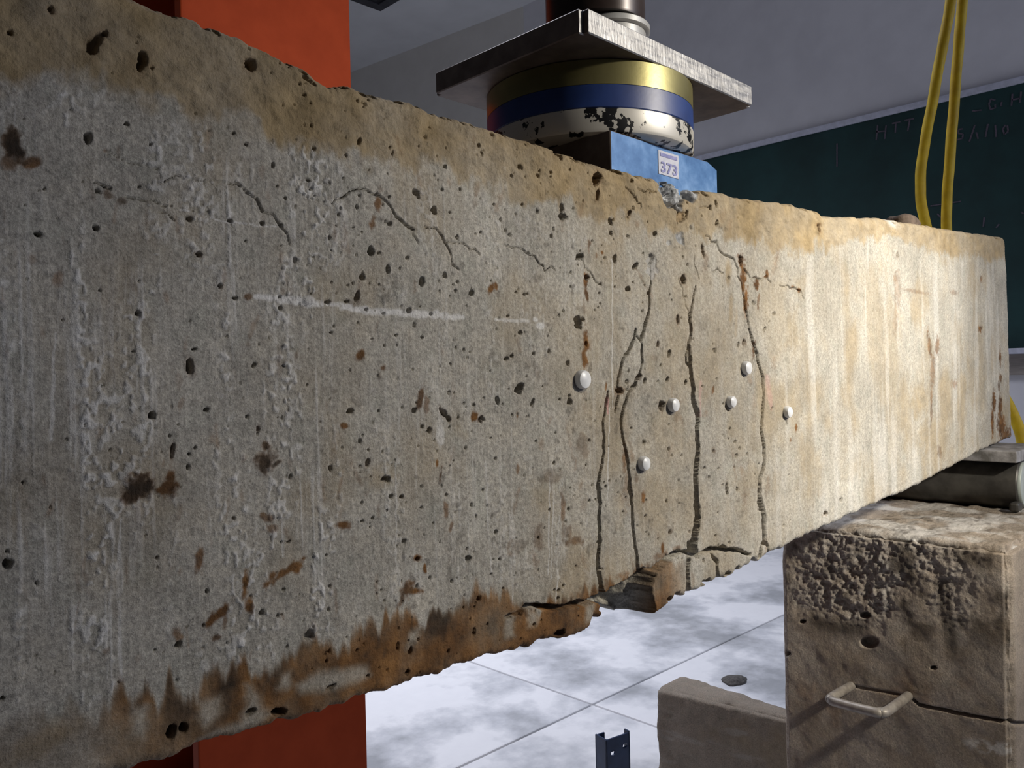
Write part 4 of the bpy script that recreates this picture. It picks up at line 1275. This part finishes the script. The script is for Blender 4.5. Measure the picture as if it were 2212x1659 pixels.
def wall_piece(name, o2, along, length, normal, thick, z1, mat, holes=()):
    """upright plate with round holes cut clean through"""
    bm = bmesh.new()
    nseg = 16
    zs = [0.0]+sorted(h[1] for h in holes)+[z1]
    def P(u, t, z):
        q = o2+along*u+normal*t
        return (float(q[0]), float(q[1]), float(z))
    outer_cells = []
    if holes:
        bounds = [0.0]
        hs = sorted(holes, key=lambda h: h[1])
        for h0, h1 in zip(hs[:-1], hs[1:]):
            bounds.append((h0[1]+h1[1])/2)
        bounds.append(z1)
        for k, h in enumerate(hs):
            outer_cells.append((bounds[k], bounds[k+1], h))
    else:
        outer_cells.append((0.0, z1, None))
    for t in (0.0, thick):
        for z0_, z1_, h in outer_cells:
            if h is None:
                bm.faces.new([bm.verts.new(P(u, t, z)) for u, z in ((0, z0_), (length, z0_), (length, z1_), (0, z1_))])
                continue
            hu, hz, hr = h
            ring = [(hu+hr*math.cos(2*math.pi*(k+0.5)/nseg), hz+hr*math.sin(2*math.pi*(k+0.5)/nseg)) for k in range(nseg)]
            def edge_pt(k):
                a = 2*math.pi*(k+0.5)/nseg
                cx_, sx_ = math.cos(a), math.sin(a)
                tt = min([((length-hu)/cx_ if cx_ > 0 else -hu/cx_) if abs(cx_) > 1e-6 else 1e9,
                          ((z1_-hz)/sx_ if sx_ > 0 else (z0_-hz)/sx_) if abs(sx_) > 1e-6 else 1e9])
                return (hu+tt*cx_, hz+tt*sx_)
            corners = [(length, z1_), (0, z1_), (0, z0_), (length, z0_)]
            for k in range(nseg):
                e0, e1 = edge_pt(k), edge_pt((k+1) % nseg)
                poly = [ring[k], e0]
                for c_ in corners:
                    ang = math.atan2(c_[1]-hz, c_[0]-hu) % (2*math.pi)
                    a0 = 2*math.pi*(k+0.5)/nseg
                    a1 = a0+2*math.pi/nseg
                    if a0 < ang < a1 or a0 < ang+2*math.pi < a1:
                        poly.append(c_)
                poly += [e1, ring[(k+1) % nseg]]
                bm.faces.new([bm.verts.new(P(u, t, z)) for u, z in poly])
    for z0_, z1_, h in outer_cells:
        if h:
            hu, hz, hr = h
            for k in range(nseg):
                a0, a1 = 2*math.pi*(k+0.5)/nseg, 2*math.pi*(k+1.5)/nseg
                bm.faces.new([bm.verts.new(P(hu+hr*math.cos(a), t, hz+hr*math.sin(a))) for a, t in ((a0, 0), (a1, 0), (a1, thick), (a0, thick))])
    for u0, zz0, u1, zz1 in ((0, 0, length, 0), (length, 0, length, z1), (length, z1, 0, z1), (0, z1, 0, 0)):
        bm.faces.new([bm.verts.new(P(u, t, z)) for u, z, t in ((u0, zz0, 0), (u1, zz1, 0), (u1, zz1, thick), (u0, zz0, thick))])
    bmesh.ops.remove_doubles(bm, verts=bm.verts, dist=1e-6)
    return from_bm(name, bm, mat, ch)


o2 = np.array([ca[0], ca[1]])
h1 = onZ(1323, 1628, ZT-0.022); h2 = onZ(1350, 1614, ZT-0.020)
wall_piece('perforated_face', o2, ev, wid, nv, 0.003, ZT, M_BLUEST,
           [(wid*0.28, ZT-0.026, 0.0050), (wid*0.80, ZT-0.022, 0.0055), (wid*0.5, ZT-0.09, 0.004), (wid*0.5, ZT-0.16, 0.004)])
wall_piece('side_flange', o2, nv, 0.030, ev, 0.003, ZT+0.001, M_BLUEST)
wall_piece('side_flange', o2+ev*(wid-0.003), nv, 0.012, ev, 0.003, ZT+0.003, M_BLUEST)
wall_piece('return_lip', o2+nv*0.027, ev, 0.020, nv, 0.003, ZT, M_BLUEST)

# small dark lump on the floor and mortar lump on the beam
M_LUMP = simple('dark_grit', (0.06, 0.055, 0.05), (0.13, 0.12, 0.11), 120, 0.9, bstr=0.3)
M_MORTAR = simple('brown_mortar', (0.05, 0.035, 0.026), (0.11, 0.08, 0.06), 90, 0.9, bstr=0.4)


def lumpy(name, c3, rad, mat, seed):
    bm = bmesh.new()
    bmesh.ops.create_icosphere(bm, subdivisions=3, radius=1.0)
    rr_ = random.Random(seed)
    ph = [rr_.uniform(0, 6) for _ in range(6)]
    for v in bm.verts:
        k = 1+0.14*math.sin(3*v.co.x+ph[0])+0.12*math.sin(4*v.co.y+ph[1])+0.10*math.sin(5*v.co.z+ph[2])+0.05*math.sin(11*v.co.x+7*v.co.y+ph[3])
        v.co = Vector((c3[0]+v.co.x*rad[0]*k, c3[1]+v.co.y*rad[1]*k, c3[2]+max(v.co.z, -0.55)*rad[2]*k))
    return from_bm(name, bm, mat, None, True)


q = onZ(1586, 1472, 0.0)
tag(lumpy('concrete_crumb', (q[0], q[1], 0.004), (0.045, 0.028, 0.010), M_LUMP, 3), 'small dark crumb of concrete lying alone on the white floor', 'debris')
zc = float(np.interp(1.06, cols, zt))
tag(lumpy('mortar_lump', (1.065, 0.368, zc+0.004), (0.032, 0.016, 0.0125), M_MORTAR, 5), 'brown rounded mortar lump on top of the beam beside the yellow ropes', 'debris')

# yellow lifting ropes hanging behind the beam end
M_ROPE, nt, b = nmat('yellow_rope')
f1 = noise_node(nt, 35, 5, 0.6)
nt.links.new(ramp(nt, f1, [(0.3, (0.50, 0.33, 0.006)), (0.7, (0.72, 0.52, 0.012))]), b.inputs['Base Color'])
b.inputs['Roughness'].default_value = 0.6
bump(nt, b, noise_node(nt, 500, 3), 0.2, 0.001)
XR = 1.64
left_px = [(2043, 65), (2032, 120), (2018, 200), (2003, 280), (1992, 345), (1988, 400), (1992, 450), (2004, 500), (2030, 580), (2078, 690), (2135, 800), (2186, 890), (2206, 945), (2216, 1010), (2222, 1100)]
lp = [onX(x, y, XR) for x, y in left_px]
u0, u1 = onX(2054, 0, XR), onX(2060, -45, XR)
lp = [[XR, u1[1]-0.02, 3.6], [XR, u1[1]-0.015, 2.6], [XR, u1[1]-0.01, 1.9], u1, u0]+lp
lp += [lp[-1]+[0.02, 0.0, -0.25], lp[-1]+[0.06, 0.02, -0.62], [XR+0.10, lp[-1][1]+0.06, 0.012], [XR+0.30, lp[-1][1]+0.10, 0.011]]
tag(tube('yellow_rope', lp, 0.0094, M_ROPE, None, 14, 5, 1), 'yellow rope strand that bows outward behind the beam end', 'rope')
right_px = [(2074, 60), (2069, 120), (2062, 210), (2055, 300), (2049, 380), (2045, 440), (2045, 500), (2047, 600)]
rp = [onX(x, y, XR+0.03) for x, y in right_px]
u0, u1 = onX(2079, 0, XR+0.03), onX(2084, -45, XR+0.03)
rp = [[XR+0.03, u1[1]-0.02, 3.6], [XR+0.03, u1[1]-0.015, 2.6], [XR+0.03, u1[1]-0.01, 1.9], u1, u0]+rp
rp += [rp[-1]+[0.01, 0.0, -0.30], rp[-1]+[0.02, 0.01, -0.62], [XR+0.06, rp[-1][1]+0.03, 0.012], [XR+0.25, rp[-1][1]+0.12, 0.011]]
tag(tube('yellow_rope', rp, 0.0092, M_ROPE, None, 14, 5, 1), 'straight yellow rope strand hanging beside the bowed one behind the beam', 'rope')
